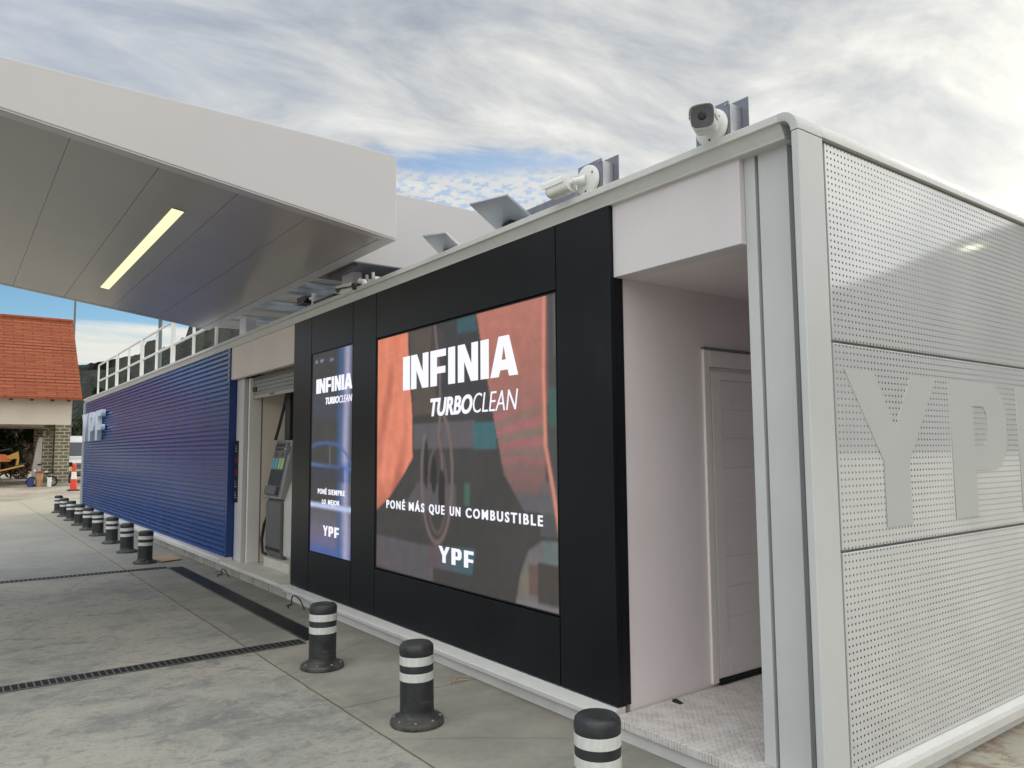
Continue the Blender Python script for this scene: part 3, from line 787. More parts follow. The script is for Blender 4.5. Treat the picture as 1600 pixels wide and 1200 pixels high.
# notice strip on the jamb
t_ = thing('notice_strip', 'narrow black notice strip with small red and white labels beside the blue slatted wall', 'sign', (-10.70, 3.19, .93))
p = MB(); p.box(-10.745, -10.60, 3.190, 3.199, .93, 1.77, .002); build('backing', p, LABELK, t_)
for z0, z1, mm in ((1.60, 1.74, LABELW), (1.44, 1.56, LABELR), (1.27, 1.40, LABELR), (1.12, 1.22, LABELW), (.97, 1.05, LABELW)):
    p = MB(); p.box(-10.735, -10.61, 3.1865, 3.1895, z0+.02, z1-.02) if mm is LABELR else None
    if mm is not LABELR:
        for q in range(3): p.box(-10.72, -10.63-.02*q, 3.1865, 3.1895, z0+.02+q*.035, z0+.032+q*.035)
    build('label', p, mm, t_)

# ------------------------------------------------------------------ LED screens
def screen_colors(x0, x1, z0, z1, nx, nz_, fn):
    mb = MB(); lay = mb.bm.verts.layers.float_color.new('pix')
    V = []
    for j in range(nz_+1):
        row = []
        for i in range(nx+1):
            x = x0+(x1-x0)*i/nx; z = z0+(z1-z0)*j/nz_
            v = mb.bm.verts.new((x, YB+.012, z)); cs = [fn(x+a_, z+b_) for a_, b_ in ((0, 0), (.011, .004), (-.011, -.004), (.004, -.012), (-.004, .012))]
            c = [sum(q[k_] for q in cs)/len(cs) for k_ in range(3)]; v[lay] = (c[0], c[1], c[2], 1); row.append(v)
        V.append(row)
    for j in range(nz_):
        for i in range(nx): mb.bm.faces.new((V[j][i], V[j][i+1], V[j+1][i+1], V[j+1][i]))
    # give the display its depth
    mb.box(x0, x1, YB+.0125, YB+.04, z0, z1)
    return mb
def srgb(r, g_, b_):
    f = lambda c: (c/255/12.92) if c <= 10 else ((c/255+.055)/1.055)**2.4
    return (f(r), f(g_), f(b_))
def lerp(a, b_, t): return tuple(p_+(q_-p_)*t for p_, q_ in zip(a, b_))
def inpoly(poly, x, z):
    c = False; n = len(poly); j = n-1
    for i in range(n):
        xi, zi = poly[i]; xj, zj = poly[j]
        if (zi > z) != (zj > z) and x < (xj-xi)*(z-zi)/(zj-zi)+xi: c = not c
        j = i
    return c
def dseg(poly, x, z):
    best = 9
    for (ax, az_), (bx, bz) in zip(poly, poly[1:]):
        L = (bx-ax)**2+(bz-az_)**2
        t = max(0, min(1, ((x-ax)*(bx-ax)+(z-az_)*(bz-az_))/L))
        best = min(best, math.hypot(x-ax-t*(bx-ax), z-az_-t*(bz-az_)))
    return best
from mathutils import noise as mnoise
RING1 = [(-5.21+.235*cos(a), 1.42+.53*sin(a)) for a in [pi*.80+2*pi*.9*k_/28 for k_ in range(29)]]
RING2 = [(-5.20+.145*cos(a), 1.30+.34*sin(a)) for a in [2*pi*k_/22 for k_ in range(23)]]
def big_art(x, z):
    n = mnoise.noise((x*2.2, z*1.3, .3)); n2 = mnoise.noise((x*7, z*2.2, 4.0))
    c = srgb(60+6*n, 58+5*n, 56+5*n)
    if z > 2.05: c = srgb(56, 56, 58)
    if inpoly([(-5.66, 2.7), (-5.30, 2.7), (-5.20, 1.9), (-5.58, 1.9)], x, z): c = srgb(82+8*n2, 72, 66)
    if inpoly([(-5.30, 2.55), (-5.10, 2.55), (-5.10, 2.15), (-5.30, 2.15)], x, z): c = srgb(66, 62, 66)
    if inpoly([(-4.90, 2.64), (-4.657, 2.64), (-4.627, 2.49), (-4.90, 2.505)], x, z): c = srgb(52, 84, 92)
    if -5.583 < x < -4.669 and 1.625 < z < 1.83: c = srgb(88+4*n, 83, 87)
    if inpoly([(-4.688, 1.814), (-4.408, 1.808), (-4.383, 1.615), (-4.677, 1.615)], x, z): c = srgb(58, 98, 104)
    if inpoly([(-5.508, 1.35), (-4.923, 1.35), (-4.923, 1.13), (-5.75, 1.13)], x, z): c = srgb(84, 80, 84)
    if -4.805 < x < -4.73 and 1.20 < z < 1.367: c = srgb(64, 92, 82)
    if z < .87 - .02*(x+6.2) and x < -5.26 and z > .60-.04*(x+6.2): c = srgb(84+6*n, 80, 84)
    if inpoly([(-5.33, .86), (-4.66, .89), (-4.70, .70), (-5.33, .69)], x, z): c = lerp(srgb(92, 74, 78), srgb(60, 92, 100), min(1, max(0, (x+5.3)/.5)))
    if inpoly([(-6.3, 2.7), (-5.69, 2.7), (-5.665, 2.3), (-5.608, 1.95), (-5.595, 1.55), (-5.76, 1.40), (-6.004, 1.21), (-6.3, 1.06)], x, z):
        t = .5+.5*n2; dk = max(0, mnoise.noise((x*4, z*1.6, 9))-.05)*1.6
        c = lerp(srgb(228, 140, 112), srgb(206, 116, 90), t); c = lerp(c, srgb(150, 82, 66), min(.7, dk))
        if z < 1.4: c = lerp(c, srgb(120, 74, 62), min(.6, (1.4-z)*1.6))
    if inpoly([(-4.66, 2.7), (-3.835, 2.7), (-3.80, 1.9), (-3.835, 1.63), (-3.70, 1.10), (-3.70, 1.2), (-4.07, 1.2), (-4.30, 1.44), (-4.415, 1.815)], x, z):
        t = min(1, max(0, (z-1.2)/1.3))
        c = lerp(srgb(100, 84, 84), srgb(176, 112, 98), t)
        if z < 2.1:
            wv = sin(z*70+x*30*(z-1.4)+n*4)
            am = math.exp(-((z-1.72)/.22)**2)
            c = lerp(c, srgb(176, 104, 110) if wv > 0 else srgb(110, 118, 104), .45*am)
        if z < 1.32: c = srgb(92, 88, 92)
    if x > -3.84 and z > 1.4:
        c = srgb(70, 68, 70) if x > -3.80-.04*(z < 1.9) else srgb(110, 76, 74)
        if z > 2.2 and x > -3.74: c = srgb(92, 88, 92)
        if 1.75 < z < 2.0 and x > -3.80: c = srgb(58, 88, 78)
    if x > -3.9 and 1.05 < z < 1.4: c = lerp(c, srgb(90, 92, 96), .5)
    dl = dseg([(-3.835, 2.64), (-3.850, 2.1), (-3.838, 1.63), (-3.763, 1.34), (-3.705, 1.07)], x, z)
    if dl < .022: c = lerp(srgb(214, 138, 118), c, min(1, (dl/.022)**2))
    # hanging loop
    for lp, wd, cc in (([(-5.24, 2.62), (-5.16, 2.2), (-5.15, 1.91), (-5.18, 1.73), (-5.13, 1.55), (-5.10, 1.2)], .022, srgb(118, 98, 93)),
                       (RING1, .026, srgb(112, 96, 92)),
                       (RING2, .020, srgb(92, 80, 77))):
        q = dseg(lp, x, z)
        if q < wd: c = lerp(cc, c, (q/wd)**2)
    for cx, cz, rx, rz in ((-5.37, 1.50, .03, .20), (-5.25, 1.42, .045, .15), (-5.13, 1.28, .05, .18)):
        if ((x-cx)/rx)**2+((z-cz)/rz)**2 < 1: c = srgb(36, 35, 34)
    # figure-like pale block at lower right
    if inpoly([(-3.70, 1.03), (-3.88, 1.02), (-4.03, .944), (-4.12, .78), (-4.18, .56), (-3.70, .56)], x, z):
        c = srgb(104, 100, 102)
        if x > -3.86 and z > .86: c = lerp(c, srgb(70, 120, 114), .6*max(0, min(1, .6+n2)))
        if z < .86 and x < -3.98: c = lerp(srgb(112, 106, 84), c, min(1, .25+abs(z-.74)*5))
        if .66 < z < .86 and -4.03 < x < -3.93: c = srgb(98, 78, 72)
        if .62 < z < .88 and x > -3.93: c = srgb(66, 60, 56)
        if z < .62: c = srgb(112, 108, 110)
    return c
def small_art(x, z):
    n = mnoise.noise((x*3, z*2, 1)); u = (x+7.79)/1.04; v = (z-.57)/2.07
    c = srgb(62+5*n, 62+5*n, 60+5*n)
    if z < 1.02: c = lerp(srgb(88, 86, 90), srgb(112, 104, 124), min(1, (1.02-z)/.3))
    if z < .80: c = lerp(c, srgb(96, 98, 136), min(1, (.80-z)/.15))
    if z < .66: c = lerp(c, srgb(70, 94, 158), min(1, (.66-z)/.06))
    if z > 1.95 and z < 2.2 and u < .7: c = srgb(66, 66, 76)
    cx = .84 + .015*sin(z*3)
    w1 = math.exp(-((u-cx)/.075)**2); w2 = math.exp(-((u-.70)/.06)**2)
    c = lerp(c, srgb(52, 92, 140), .75*w2)
    c = lerp(c, srgb(158, 158, 192) if not 1.3 < z < 1.5 else srgb(120, 140, 200), .95*w1)
    q = dseg([(-7.80, 1.655), (-7.66, 1.69), (-7.42, 1.70), (-7.1, 1.675), (-6.9, 1.58), (-6.75, 1.46)], x, z)
    if q < .02: c = lerp(srgb(72, 98, 150), c, (q/.02)**2)
    q = dseg([(-7.80, 1.48), (-7.3, 1.456), (-6.75, 1.438)], x, z)
    if q < .02: c = lerp(srgb(82, 112, 170), c, (q/.02)**2)
    if 1.30 < z < 1.46 and u < .8: c = lerp(c, srgb(58, 60, 72), .7)
    q = dseg([(-7.31, 1.66), (-7.30, 1.47)], x, z)
    if q < .015: c = srgb(92, 96, 104)
    q = dseg([(-7.80, 1.06), (-7.4, 1.056), (-7.0, 1.052), (-6.75, 1.05)], x, z)
    if q < .03: c = lerp(srgb(190, 200, 235), c, (q/.03)**3)
    for px, pz, rx in ((-7.68, 2.557, .03), (-7.54, 2.557, .045), (-7.29, 2.547, .05)):
        if abs(x-px) < rx and abs(z-pz) < .009: c = srgb(140, 150, 190)
    return c
def led_mat():
    m = bpy.data.materials.new('led_display'); m.use_nodes = True
    t = NT(m.node_tree); t.n.clear()
    at = t.node('ShaderNodeAttribute', attribute_name='pix')
    oc = t.node('ShaderNodeTexCoord').outputs['Object']
    s = t.node('ShaderNodeSeparateXYZ', {0: oc})
    def cell(v): return t.m('ABSOLUTE', t.m('SUBTRACT', t.m('FRACT', t.m('DIVIDE', v, .008)), .5))
    gm = t.m('MULTIPLY', t.smooth(cell(s.outputs[0]), .5, .40), t.smooth(cell(s.outputs[2]), .5, .40))
    n = t.noise(oc, 9, 6, .6).outputs[0]
    st = t.m('MULTIPLY', t.m('ADD', .86, t.m('MULTIPLY', gm, .2)), t.smooth(n, .2, .8, .88, 1.1))
    p = t.node('ShaderNodeBsdfPrincipled', {'Base Color': (.012, .012, .012), 'Roughness': .6, 'Emission Color': at.outputs['Color'], 'Emission Strength': st})
    t.l.new(p.outputs[0], t.node('ShaderNodeOutputMaterial').inputs[0])
    return m
LED = led_mat()
def bezel(x0, x1, z0, z1):
    p = MB(); wd = .009
    for s in ((x0-wd, x0-.0005, z0-wd, z1+wd), (x1+.0005, x1+wd, z0-wd, z1+wd), (x0, x1, z0-wd, z0-.0005), (x0, x1, z1+.0005, z1+wd)): p.box(s[0], s[1], YB+.004, YB+.039, s[2], s[3])
    return p
YT = YB+.009
def word(parent, items, name='lettering'):
    for me in items:
        mb = MB(); mb.add_mesh(me); build(name if len(items) == 1 else 'letter', mb, LITE, parent)
def infinia(x, za, zb):
    """x: list of (x0,x1) per letter"""
    return [glyph(c, a, b_, za, zb, YT-.0015, YT+.0015) for c, (a, b_) in zip('INFINIA', x)]
bx = (-6.2555, -3.7085, .577, 2.622)
t_ = thing('led_screen', 'large lit LED advertising screen with orange picture and white slogan in the black wall', 'screen', (-4.98, YB+.02, .577))
build('display', screen_colors(-6.245, -3.716, .585, 2.615, 230, 190, big_art), LED, t_)
build('bezel', bezel(-6.245, -3.716, .585, 2.615), BEZEL, t_)
word(t_, infinia([(-5.760, -5.642), (-5.620, -5.335), (-5.300, -5.064), (-5.027, -4.929), (-4.887, -4.614), (-4.578, -4.475), (-4.453, -4.124)], 2.122, 2.409))
word(t_, [typeset('TURBO', -5.300, -4.690, 1.882, .142, YT, bold=.030, shear=.22)])
word(t_, [typeset('CLEAN', -4.680, -4.128, 1.885, .140, YT, bold=-.012, shear=.22)])
for wd_, a, b_ in (('PONÉ', -6.052, -5.717), ('MÁS', -5.648, -5.395), ('QUE', -5.319, -5.087), ('UN', -5.005, -4.858), ('COMBUSTIBLE', -4.781, -3.872)):
    word(t_, [typeset(wd_, a, b_, 1.113, .070, YT, bold=.022, spacing=1.35)])
word(t_, [glyph(c, a, b_, .748, .871, YT-.0015, YT+.0015) for c, a, b_ in (('Y', -5.170, -5.010), ('P', -4.980, -4.842), ('F', -4.806, -4.682))])
t_ = thing('led_screen', 'narrow lit LED screen with blue car outline and white slogan in the black wall', 'screen', (-7.28, YB+.02, .572))
build('display', screen_colors(-7.79, -6.774, .578, 2.640, 64, 130, small_art), LED, t_)
build('bezel', bezel(-7.79, -6.774, .578, 2.640), BEZEL, t_)
sc_ = (-6.785+7.672)/(-4.124+5.760)
word(t_, infinia([(-7.672+(a+5.760)*sc_, -7.672+(b_+5.760)*sc_) for a, b_ in [(-5.760, -5.642), (-5.620, -5.335), (-5.300, -5.064), (-5.027, -4.929), (-4.887, -4.614), (-4.578, -4.475), (-4.453, -4.124)]], 2.216, 2.368))
word(t_, [typeset('TURBO', -7.424, -7.092, 2.092, .070, YT, bold=.030, shear=.22)])
word(t_, [typeset('CLEAN', -7.086, -6.785, 2.092, .070, YT, bold=-.010, shear=.22)])
for wd_, a, b_, zz_, hh in (('PONÉ', -7.591, -7.365, 1.176, .052), ('SIEMPRE', -7.318, -6.926, 1.176, .052), ('LO', -7.478, -7.385, 1.077, .047), ('MEJOR', -7.325, -7.048, 1.077, .047)):
    word(t_, [typeset(wd_, a, b_, zz_, hh, YT, bold=.022, spacing=1.25)])
word(t_, [glyph(c, a, b_, .761, .862, YT-.0015, YT+.0015) for c, a, b_ in (('Y', -7.443, -7.325), ('P', -7.302, -7.190), ('F', -7.160, -7.056))])

# raised letters on the blue wall
t_ = thing('wall_sign', 'pale blue raised YPF letters standing out from the far end of the blue slatted wall', 'sign', (-22.5, 3.06, 1.94))
for ch, a, b_ in (('Y', -24.25, -23.15), ('P', -23.0, -22.05), ('F', -21.85, -20.95)):
    mb = MB(); mb.add_mesh(glyph(ch, a, b_, 1.945, 2.695, 2.985, 3.085)); L = build('letter', mb, LETTERS, t_)
    mb = MB(); mb.box((a+b_)/2-.05, (a+b_)/2+.05, 3.0855, 3.099, 2.2, 2.3); build('standoff', mb, BLUED, L)

# ------------------------------------------------------------------ canopy over the forecourt
C1 = thing('canopy', 'white wedge-shaped drive canopy with glossy soffit and lit strip lamp', 'canopy', (-8.6, .5, 3.4))
X0, X1 = -11.53, -5.695
SL, Z0 = -.1419, 3.8257
zs = lambda y: Z0 + SL*y
yt, yb_ = -2.05, 3.0
p = MB(); p.prism([(yt, zs(yt)+.012), (yb_, zs(yb_)+.012), (yb_, 4.15), (yt, 4.15)], 'x', X0, X1)
build('roof_body', p, FASCIA, C1, bevel=.006)
p = MB()
e_ = .10
# dark inset edge then soffit boards
p.prism([(yt, zs(yt)), (yb_, zs(yb_)), (yb_, zs(yb_)+.010), (yt, zs(yt)+.010)], 'x', X1-.11, X1-.004)
p.prism([(yt, zs(yt)), (yb_, zs(yb_)), (yb_, zs(yb_)+.010), (yt, zs(yt)+.010)], 'x', X0+.004, X0+.08)
p.prism([(yb_-.11, zs(yb_-.11)), (yb_-.002, zs(yb_-.002)), (yb_-.002, zs(yb_)+.010), (yb_-.11, zs(yb_-.11)+.010)], 'x', X0+.082, X1-.112)
build('edge_trim', p, mat('edge_trim_paint', (.50, .48, .475), .25, var=.03), C1)
ys = [yb_-.115]
y = 2.27
while y > yt: ys.append(y); y -= .5665
ys.append(yt)
for a, b_ in zip(ys, ys[1:]):
    a2, b2 = a-.002, b_+.002
    p = MB(); p.prism([(b2, zs(b2)+.003), (a2, zs(a2)+.003), (a2, zs(a2)+.0115), (b2, zs(b2)+.0115)], 'x', X0+.084, X1-.114)
    build('soffit_panel', p, SOFFIT, C1)
p = MB(); p.prism([(1.405, zs(1.405)-.002), (1.497, zs(1.497)-.002), (1.497, zs(1.497)+.0025), (1.405, zs(1.405)+.0025)], 'x', -10.30, -6.60)
LT = build('strip_lamp', p, LAMP, C1)
for s in ((-10.31, -10.3005), (-6.5995, -6.59)):
    p = MB(); p.prism([(1.40, zs(1.40)-.004), (1.50, zs(1.50)-.004), (1.50, zs(1.50)+.0025), (1.40, zs(1.40)+.0025)], 'x', *s)
    build('lamp_frame', p, PUMPL, LT)

C2 = thing('canopy', 'white flat canopy behind the building roof, on two posts, its underside showing beams', 'canopy', (-9, 5, 3.1))
p = MB(); p.box(-6.70, -6.652, 3.05, 8.2, 3.432, 4.18, .004); build('fascia', p, FASCIA, C2)
p = MB(); p.box(-7.70, -6.702, 3.20, 8.2, 3.74, 4.17); build('roof_body', p, FASCIA, C2)
p = MB()
for i in range(29):
    x = -12.3+i*.16
    if x < -7.7: p.prism([(x, 3.738), (x+.03, 3.70), (x+.11, 3.70), (x+.14, 3.738)], 'y', 3.2, 8.2)
build('decking', p, DECK, C2)
p = MB(); p.box(-7.62, -6.702, 3.05, 8.2, 3.45, 3.50); build('soffit_panel', p, mat('dark_soffit', (.20, .20, .23), .3, var=.05), C2)
for x in (-12.25, -11.0, -9.7, -8.4):
    p = MB(); p.box(x-.05, x+.05, 3.2, 8.2, 3.58, 3.70, .004); build('beam', p, BEAMP, C2)
for y in (4.4, 6.0, 7.6):
    p = MB(); p.box(-12.3, -7.7, y-.05, y+.05, 3.46, 3.578, .004); build('beam', p, BEAMP, C2)
for xa, xb, ya, yb2, zt_ in ((-7.38, -7.11, 3.25, 3.355, 3.449), (-12.04, -11.72, 3.60, 3.76, 3.70)):
    p = MB(); p.box(xa, xb, ya, yb2, ZT+.001 if ya < 3.3 else 3.111, zt_, .006); build('post', p, WHITE, C2)
p = MB(); p.box(-7.45, -6.80, 3.12, 3.16, 3.425, 3.449, .003); build('bracket', p, MGREY, C2)

# ------------------------------------------------------------------ roof railing
RL = thing('railing', 'white tubular safety railing on the roof edge above the blue slatted wall', 'railing', (-17, 3.2, ZT))
secs = [(-22.72, -20.03), (-19.87, -17.14), (-16.98, -14.44), (-14.28, -11.62)]
yr = 3.14
for a, b_ in secs:
    for x in (a, (a+b_)/2+.02, b_):
        p = MB(); p.box(x-.023, x+.023, yr-.02, yr+.02, ZT+.001, 3.955, .004); build('post', p, RAILW, RL)
    for z in (3.53, 3.955):
        n_ = 'mid_rail' if z < 3.6 else 'top_rail'
        p = MB(); p.tube([(a, yr, z), (b_, yr, z)], .022, 8); build(n_, p, RAILW, RL, smooth=True)

# ------------------------------------------------------------------ bollards
def make_bollard():
    r = thing('bollard', '', 'bollard')
    p = MB(); p.lathe([(.100, .062), (.100, .420)], seg=36); build('body', p, RUBBER, r, smooth=True)
    p = MB(); p.lathe([(.100, .4205), (.1015, .424), (.102, .452), (.098, .472), (.086, .484), (.062, .490), (.030, .4915), (0, .492)], seg=36); build('cap', p, RUBBER, r, smooth=True)
    p = MB(); p.lathe([(.155, 0), (.159, .006), (.159, .026), (.153, .036), (.118, .048), (.107, .053), (.103, .062), (.1005, .085)], seg=36); build('base_flange', p, RUBBER, r, smooth=True)
    for z0, z1 in ((.362, .414), (.268, .318)):
        p = MB(); p.lathe([(.1004, z0), (.1022, z0+.001), (.1022, z1-.001), (.1004, z1)], seg=36); build('reflective_band', p, REFLB, r, smooth=True)
    return r
def mat_band():
    m = bpy.data.materials.new('reflective_tape'); m.use_nodes = True
    t = NT(m.node_tree); t.n.clear()
    oc = t.node('ShaderNodeTexCoord').outputs['Object']
    s = t.node('ShaderNodeSeparateXYZ', {0: oc})
    ang = t.m('ARCTAN2', s.outputs[1], s.outputs[0])
    wv = t.noise(t.node('ShaderNodeCombineXYZ', {0: t.m('MULTIPLY', ang, 4.0), 1: t.m('MULTIPLY', s.outputs[2], 9.0), 2: 0.0}).outputs[0], 1.3, 2, .5, .8).outputs[0]
    col = t.mix(t.smooth(wv, .42, .6), (.64, .66, .63), (.70, .72, .68))
    sm = t.noise(oc, 22, 5, .7).outputs[0]
    col = t.mix(t.smooth(sm, .60, .80, 0, .25), col, (.40, .40, .37))
    p = t.node('ShaderNodeBsdfPrincipled', {'Base Color': col, 'Roughness': .28, 'Metallic': .15})
    t.l.new(p.outputs[0], t.node('ShaderNodeOutputMaterial').inputs[0]); return m
REFLB = mat_band()
bol0 = make_bollard()
bolts = []
for k_ in range(8):
    a = 2*pi*k_/8+.3
    p = MB(); p.lathe([(.0085, 0), (.0085, .006), (.005, .008), (0, .008)], (.136*cos(a), .136*sin(a), .0405), 8)
    bolts.append((p, a))
spots = [(-2.505, 2.300, 'banded black bollard nearest the camera, its foot cut by the lower picture edge'),
         (-4.085, 2.31, 'black bollard with two white bands standing before the large lit screen'),
         (-5.545, 2.325, 'black banded bollard at the drain corner before the narrow lit screen'),
         (-12.334, 2.402, 'nearest bollard of the row by the blue wall, beside the cardboard sheet'),
         (-13.876, 2.428, 'second bollard of the row by the blue wall, counted from the cardboard sheet'),
         (-15.439, 2.445, 'third bollard of the blue wall row, counted from the cardboard sheet'),
         (-17.06, 2.455, 'fourth bollard of the blue wall row, counted from the cardboard sheet'),
         (-18.49, 2.465, 'fifth bollard, the middle one of the nine along the blue wall'),
         (-19.85, 2.472, 'fourth bollard from the far end of the blue wall row'),
         (-21.42, 2.490, 'third bollard from the far end of the blue wall row'),
         (-22.92, 2.500, 'last but one bollard at the far end of the blue wall row'),
         (-24.50, 2.530, 'farthest bollard of the blue wall row, in front of the traffic cone')]
for p, a in bolts: build('bolt', p, STEEL, bol0)
for i, (x, y, lab) in enumerate(spots):
    o = bol0 if i == 0 else copy_tree(bol0)
    o.location = (x, y, 0); o.rotation_euler = (rad([0, .5, -.6, .4, -.9, .7, -.3, 1.0, -.8, .5, .9, -.5][i]), rad([0, -.6, .4, .8, -.5, .3, 1.1, -.7, .4, -.9, .6, .2][i]), .7*i)
    o.scale = (1, 1, .965)
    o['label'] = lab; o['group'] = 'black bollards along the building'

# ------------------------------------------------------------------ drains
def grate_drain(nm, label, P0, P1, wd, pitch, bars, loc):
    t_ = thing(nm, label, 'drain', loc)
    a, b_ = Vector(P0), Vector(P1); L = (b_-a).length; ux = (b_-a)/L; uy = Vector((-ux.y, ux.x))
    def bx_(mb, s0, s1, q0, q1, z0, z1):
        c = [a+ux*s+uy*q for s, q in ((s0, q0), (s1, q0), (s1, q1), (s0, q1))]
        lo = [mb.bm.verts.new((v.x, v.y, z0)) for v in c]; hi = [mb.bm.verts.new((v.x, v.y, z1)) for v in c]
        mb.bm.faces.new(lo[::-1]); mb.bm.faces.new(hi)
        for k in range(4): mb.bm.faces.new((lo[k], lo[(k+1) % 4], hi[(k+1) % 4], hi[k]))
    p = MB(); bx_(p, 0, L, -wd/2, wd/2, -.015, .0035); build('channel', p, DRAIN, t_)
    p = MB(); bx_(p, 0, L, -wd/2-.008, -wd/2+.006, -.01, .007); bx_(p, 0, L, wd/2-.006, wd/2+.008, -.01, .007); build('channel_rim', p, GRATE, t_)
    p = MB()
    if bars:
        s = 0
        while s < L:
            bx_(p, s, min(L, s+pitch*.20), -wd/2+.0065, wd/2-.0065, .0036, .0068); s += pitch
    else:
        s = 0
        while s < L-.02:
            bx_(p, s+.003, min(L, s+pitch)-.003, -wd/2+.0065, wd/2-.0065, .0036, .0068); s += pitch
    build('grating' if bars else 'cover_plates', p, GRATE if bars else COVER, t_)
    return t_
GRATE2 = GRATE
grate_drain('drain', 'slotted black drain running across the concrete to the third bollard', (-6.39, 2.50), (-6.335, -6.0), .155, .045, True, (-6.36, -1, 0))
grate_drain('drain', 'thin far drain line crossing the concrete before the row of nine bollards', (-11.66, 2.56), (-11.62, -6.0), .15, .05, True, (-11.6, -1, 0))
grate_drain('drain', 'wide covered black drain running parallel to the pump bay', (-11.60, 2.655), (-6.40, 2.62), .185, 1.02, False, (-9, 2.64, 0))

# ------------------------------------------------------------------ small things on the ground
t_ = thing('cardboard_sheet', 'flat brown cardboard sheet lying beside the nearest bollard of the row', 'cardboard', (-12.55, 2.72, 0))
p = MB(); p.prism([(-12.80, 2.56), (-12.20, 2.60), (-12.33, 2.92), (-13.0, 2.90)], 'z', .012, .020); build('sheet', p, CARD, t_)
p = MB(); p.prism([(-12.78, 2.58), (-12.22, 2.615), (-12.35, 2.90), (-12.98, 2.88)], 'z', .002, .0115); build('underside', p, TYRE, t_)
def loop_cable(pts, label):
    p = MB(); p.tube(pts, .007, 7); o = build('cable', p, HOSE, None, smooth=True, label=label, cat='cable', loc=pts[0]); return o
def arc_pts(x, y, rx, h):
    return [(x+rx*cos(a), y-.03*sin(a), .01+h*sin(a)) for a in [pi*k_/12 for k_ in range(13)]] + [(x-rx*.9, y-.06, .008), (x-rx*.2, y-.09, .008)]
loop_cable(arc_pts(-7.78, 2.99, .17, .115), 'thin black cable loop sticking out under the black wall near the third bollard')
loop_cable(arc_pts(-10.35, 2.99, .14, .085), 'short black cable loop poking out under the pump bay floor edge')
t_ = thing('dry_twig', 'dry pale twig lying on the concrete before the black wall', 'twig', (-4.62, 2.93, 0))
p = MB()
for a, b_ in (((-4.60, 2.86), (-4.70, 3.03)), ((-4.63, 2.90), (-4.60, 3.0)), ((-4.66, 2.95), (-4.73, 2.97)), ((-4.58, 2.88), (-4.66, 2.93)), ((-4.68, 3.0), (-4.63, 3.05))):
    p.tube([(*a, .006), ((a[0]+b_[0])/2, (a[1]+b_[1])/2, .016), (*b_, .008)], .0035, 5)
build('stems', p, TWIG, t_)
p = MB(); p.prism([(-3.16, .1205), (-3.10, .1205), (-3.16, .135)], 'y', 3.50, 3.535)
build('door_wedge', p, TYRE, None, label='small black wedge on the pale floor at the niche wall', cat='wedge', loc=(-3.13, 3.515, .12))
p = MB(); p.box(-2.36, -2.35, 3.36, 3.52, .1205, .1225); build('floor_slot', p, DRAIN, B)

# ------------------------------------------------------------------ fuel pump
P = thing('fuel_pump', 'grey and white fuel pump with slanted display standing in the open bay', 'fuel pump', (-9.7, 3.8, .151))
p = MB(); p.box(-9.905, -9.00, 3.335, 4.20, .1515, .272, .006); build('base', p, mat('pump_base_paint', (.68, .64, .56), .6, var=.05, vscale=4, dirt=((.35, .32, .28), .3)), P)
p = MB(); p.prism([(3.40, .2735), (3.375, .36), (3.375, .96), (3.42, 1.015), (3.47, 1.015), (3.47, .2735)], 'x', -9.975, -9.42); build('lower_panel', p, PUMPG, P, bevel=.014)
p = MB(); p.box(-9.955, -9.44, 3.366, 3.3745, .36, .40, .002); build('kick_plate', p, HOSE, P)
p = MB(); p.prism([(3.475, .2735), (3.41, .33), (3.41, .98), (3.66, 1.70), (4.10, 1.70), (4.10, .2735)], 'x', -9.417, -9.10); build('cabinet', p, PUMPW, P, bevel=.012)
p = MB(); p.box(-9.96, -9.42, 3.475, 4.08, .2735, 1.68, .01); build('cabinet_core', p, PUMPG, P)
def slant(x0, x1, a, b_, t0, t1):
    """a,b along the slope 0..1; t0,t1 depth outwards"""
    A = Vector((3.36, 1.02)); Bv = Vector((3.515, 1.765)); n_ = Vector((-(Bv-A).y, (Bv-A).x)).normalized()
    q = [A+(Bv-A)*a + n_*t1, A+(Bv-A)*b_ + n_*t1, A+(Bv-A)*b_ + n_*t0, A+(Bv-A)*a + n_*t0]
    return MB().prism([tuple(v) for v in q], 'x', x0, x1)
build('display_head', slant(-9.995, -9.405, 0, 1, -.10, 0), PUMPL, P, bevel=.012)
build('display_panel', slant(-9.95, -9.50, .04, .96, .0005, .012), PUMPG, P, bevel=.004)
build('display_window', slant(-9.93, -9.74, .82, .93, .0125, .018), LENS, P)
build('display_window', slant(-9.71, -9.52, .82, .93, .0125, .018), LENS, P)
for a0, b0, mm in ((-9.93, -9.84, mat('grade_blue', (.12, .36, .56), .4)), (-9.825, -9.74, mat('grade_teal', (.16, .46, .50), .4)), (-9.71, -9.625, mat('grade_green', (.34, .60, .26), .4)), (-9.61, -9.52, mat('grade_lime', (.42, .60, .24), .4))):
    build('grade_label', slant(a0, b0, .50, .68, .0125, .018), mm, P)
for a0, b0 in ((-9.90, -9.83), (-9.68, -9.61)): build('grade_label', slant(a0, b0, .71, .77, .0125, .018), LABELR, P)
build('nozzle_recess', slant(-9.93, -9.52, .22, .48, .0125, .016), HOSE, P)
build('nozzle_tray', slant(-9.93, -9.52, .06, .20, .0125, .05), PUMPG, P, bevel=.01)
p = MB(); p.box(-9.74, -9.56, 3.52, 3.62, 1.7655, 2.60, .01); build('hose_mast', p, HOSE, P)
p = MB(); p.tube([(-9.93, 3.47, 1.77), (-9.88, 3.50, 1.95), (-9.80, 3.53, 2.20), (-9.745, 3.55, 2.40)], .020, 8); build('hose', p, HOSE, P, smooth=True)
p = MB(); p.tube([(-9.985, 3.42, .82), (-10.10, 3.40, .66), (-10.13, 3.38, .46), (-10.08, 3.38, .30), (-9.985, 3.40, .29)], .020, 8); build('hose', p, HOSE, P, smooth=True)
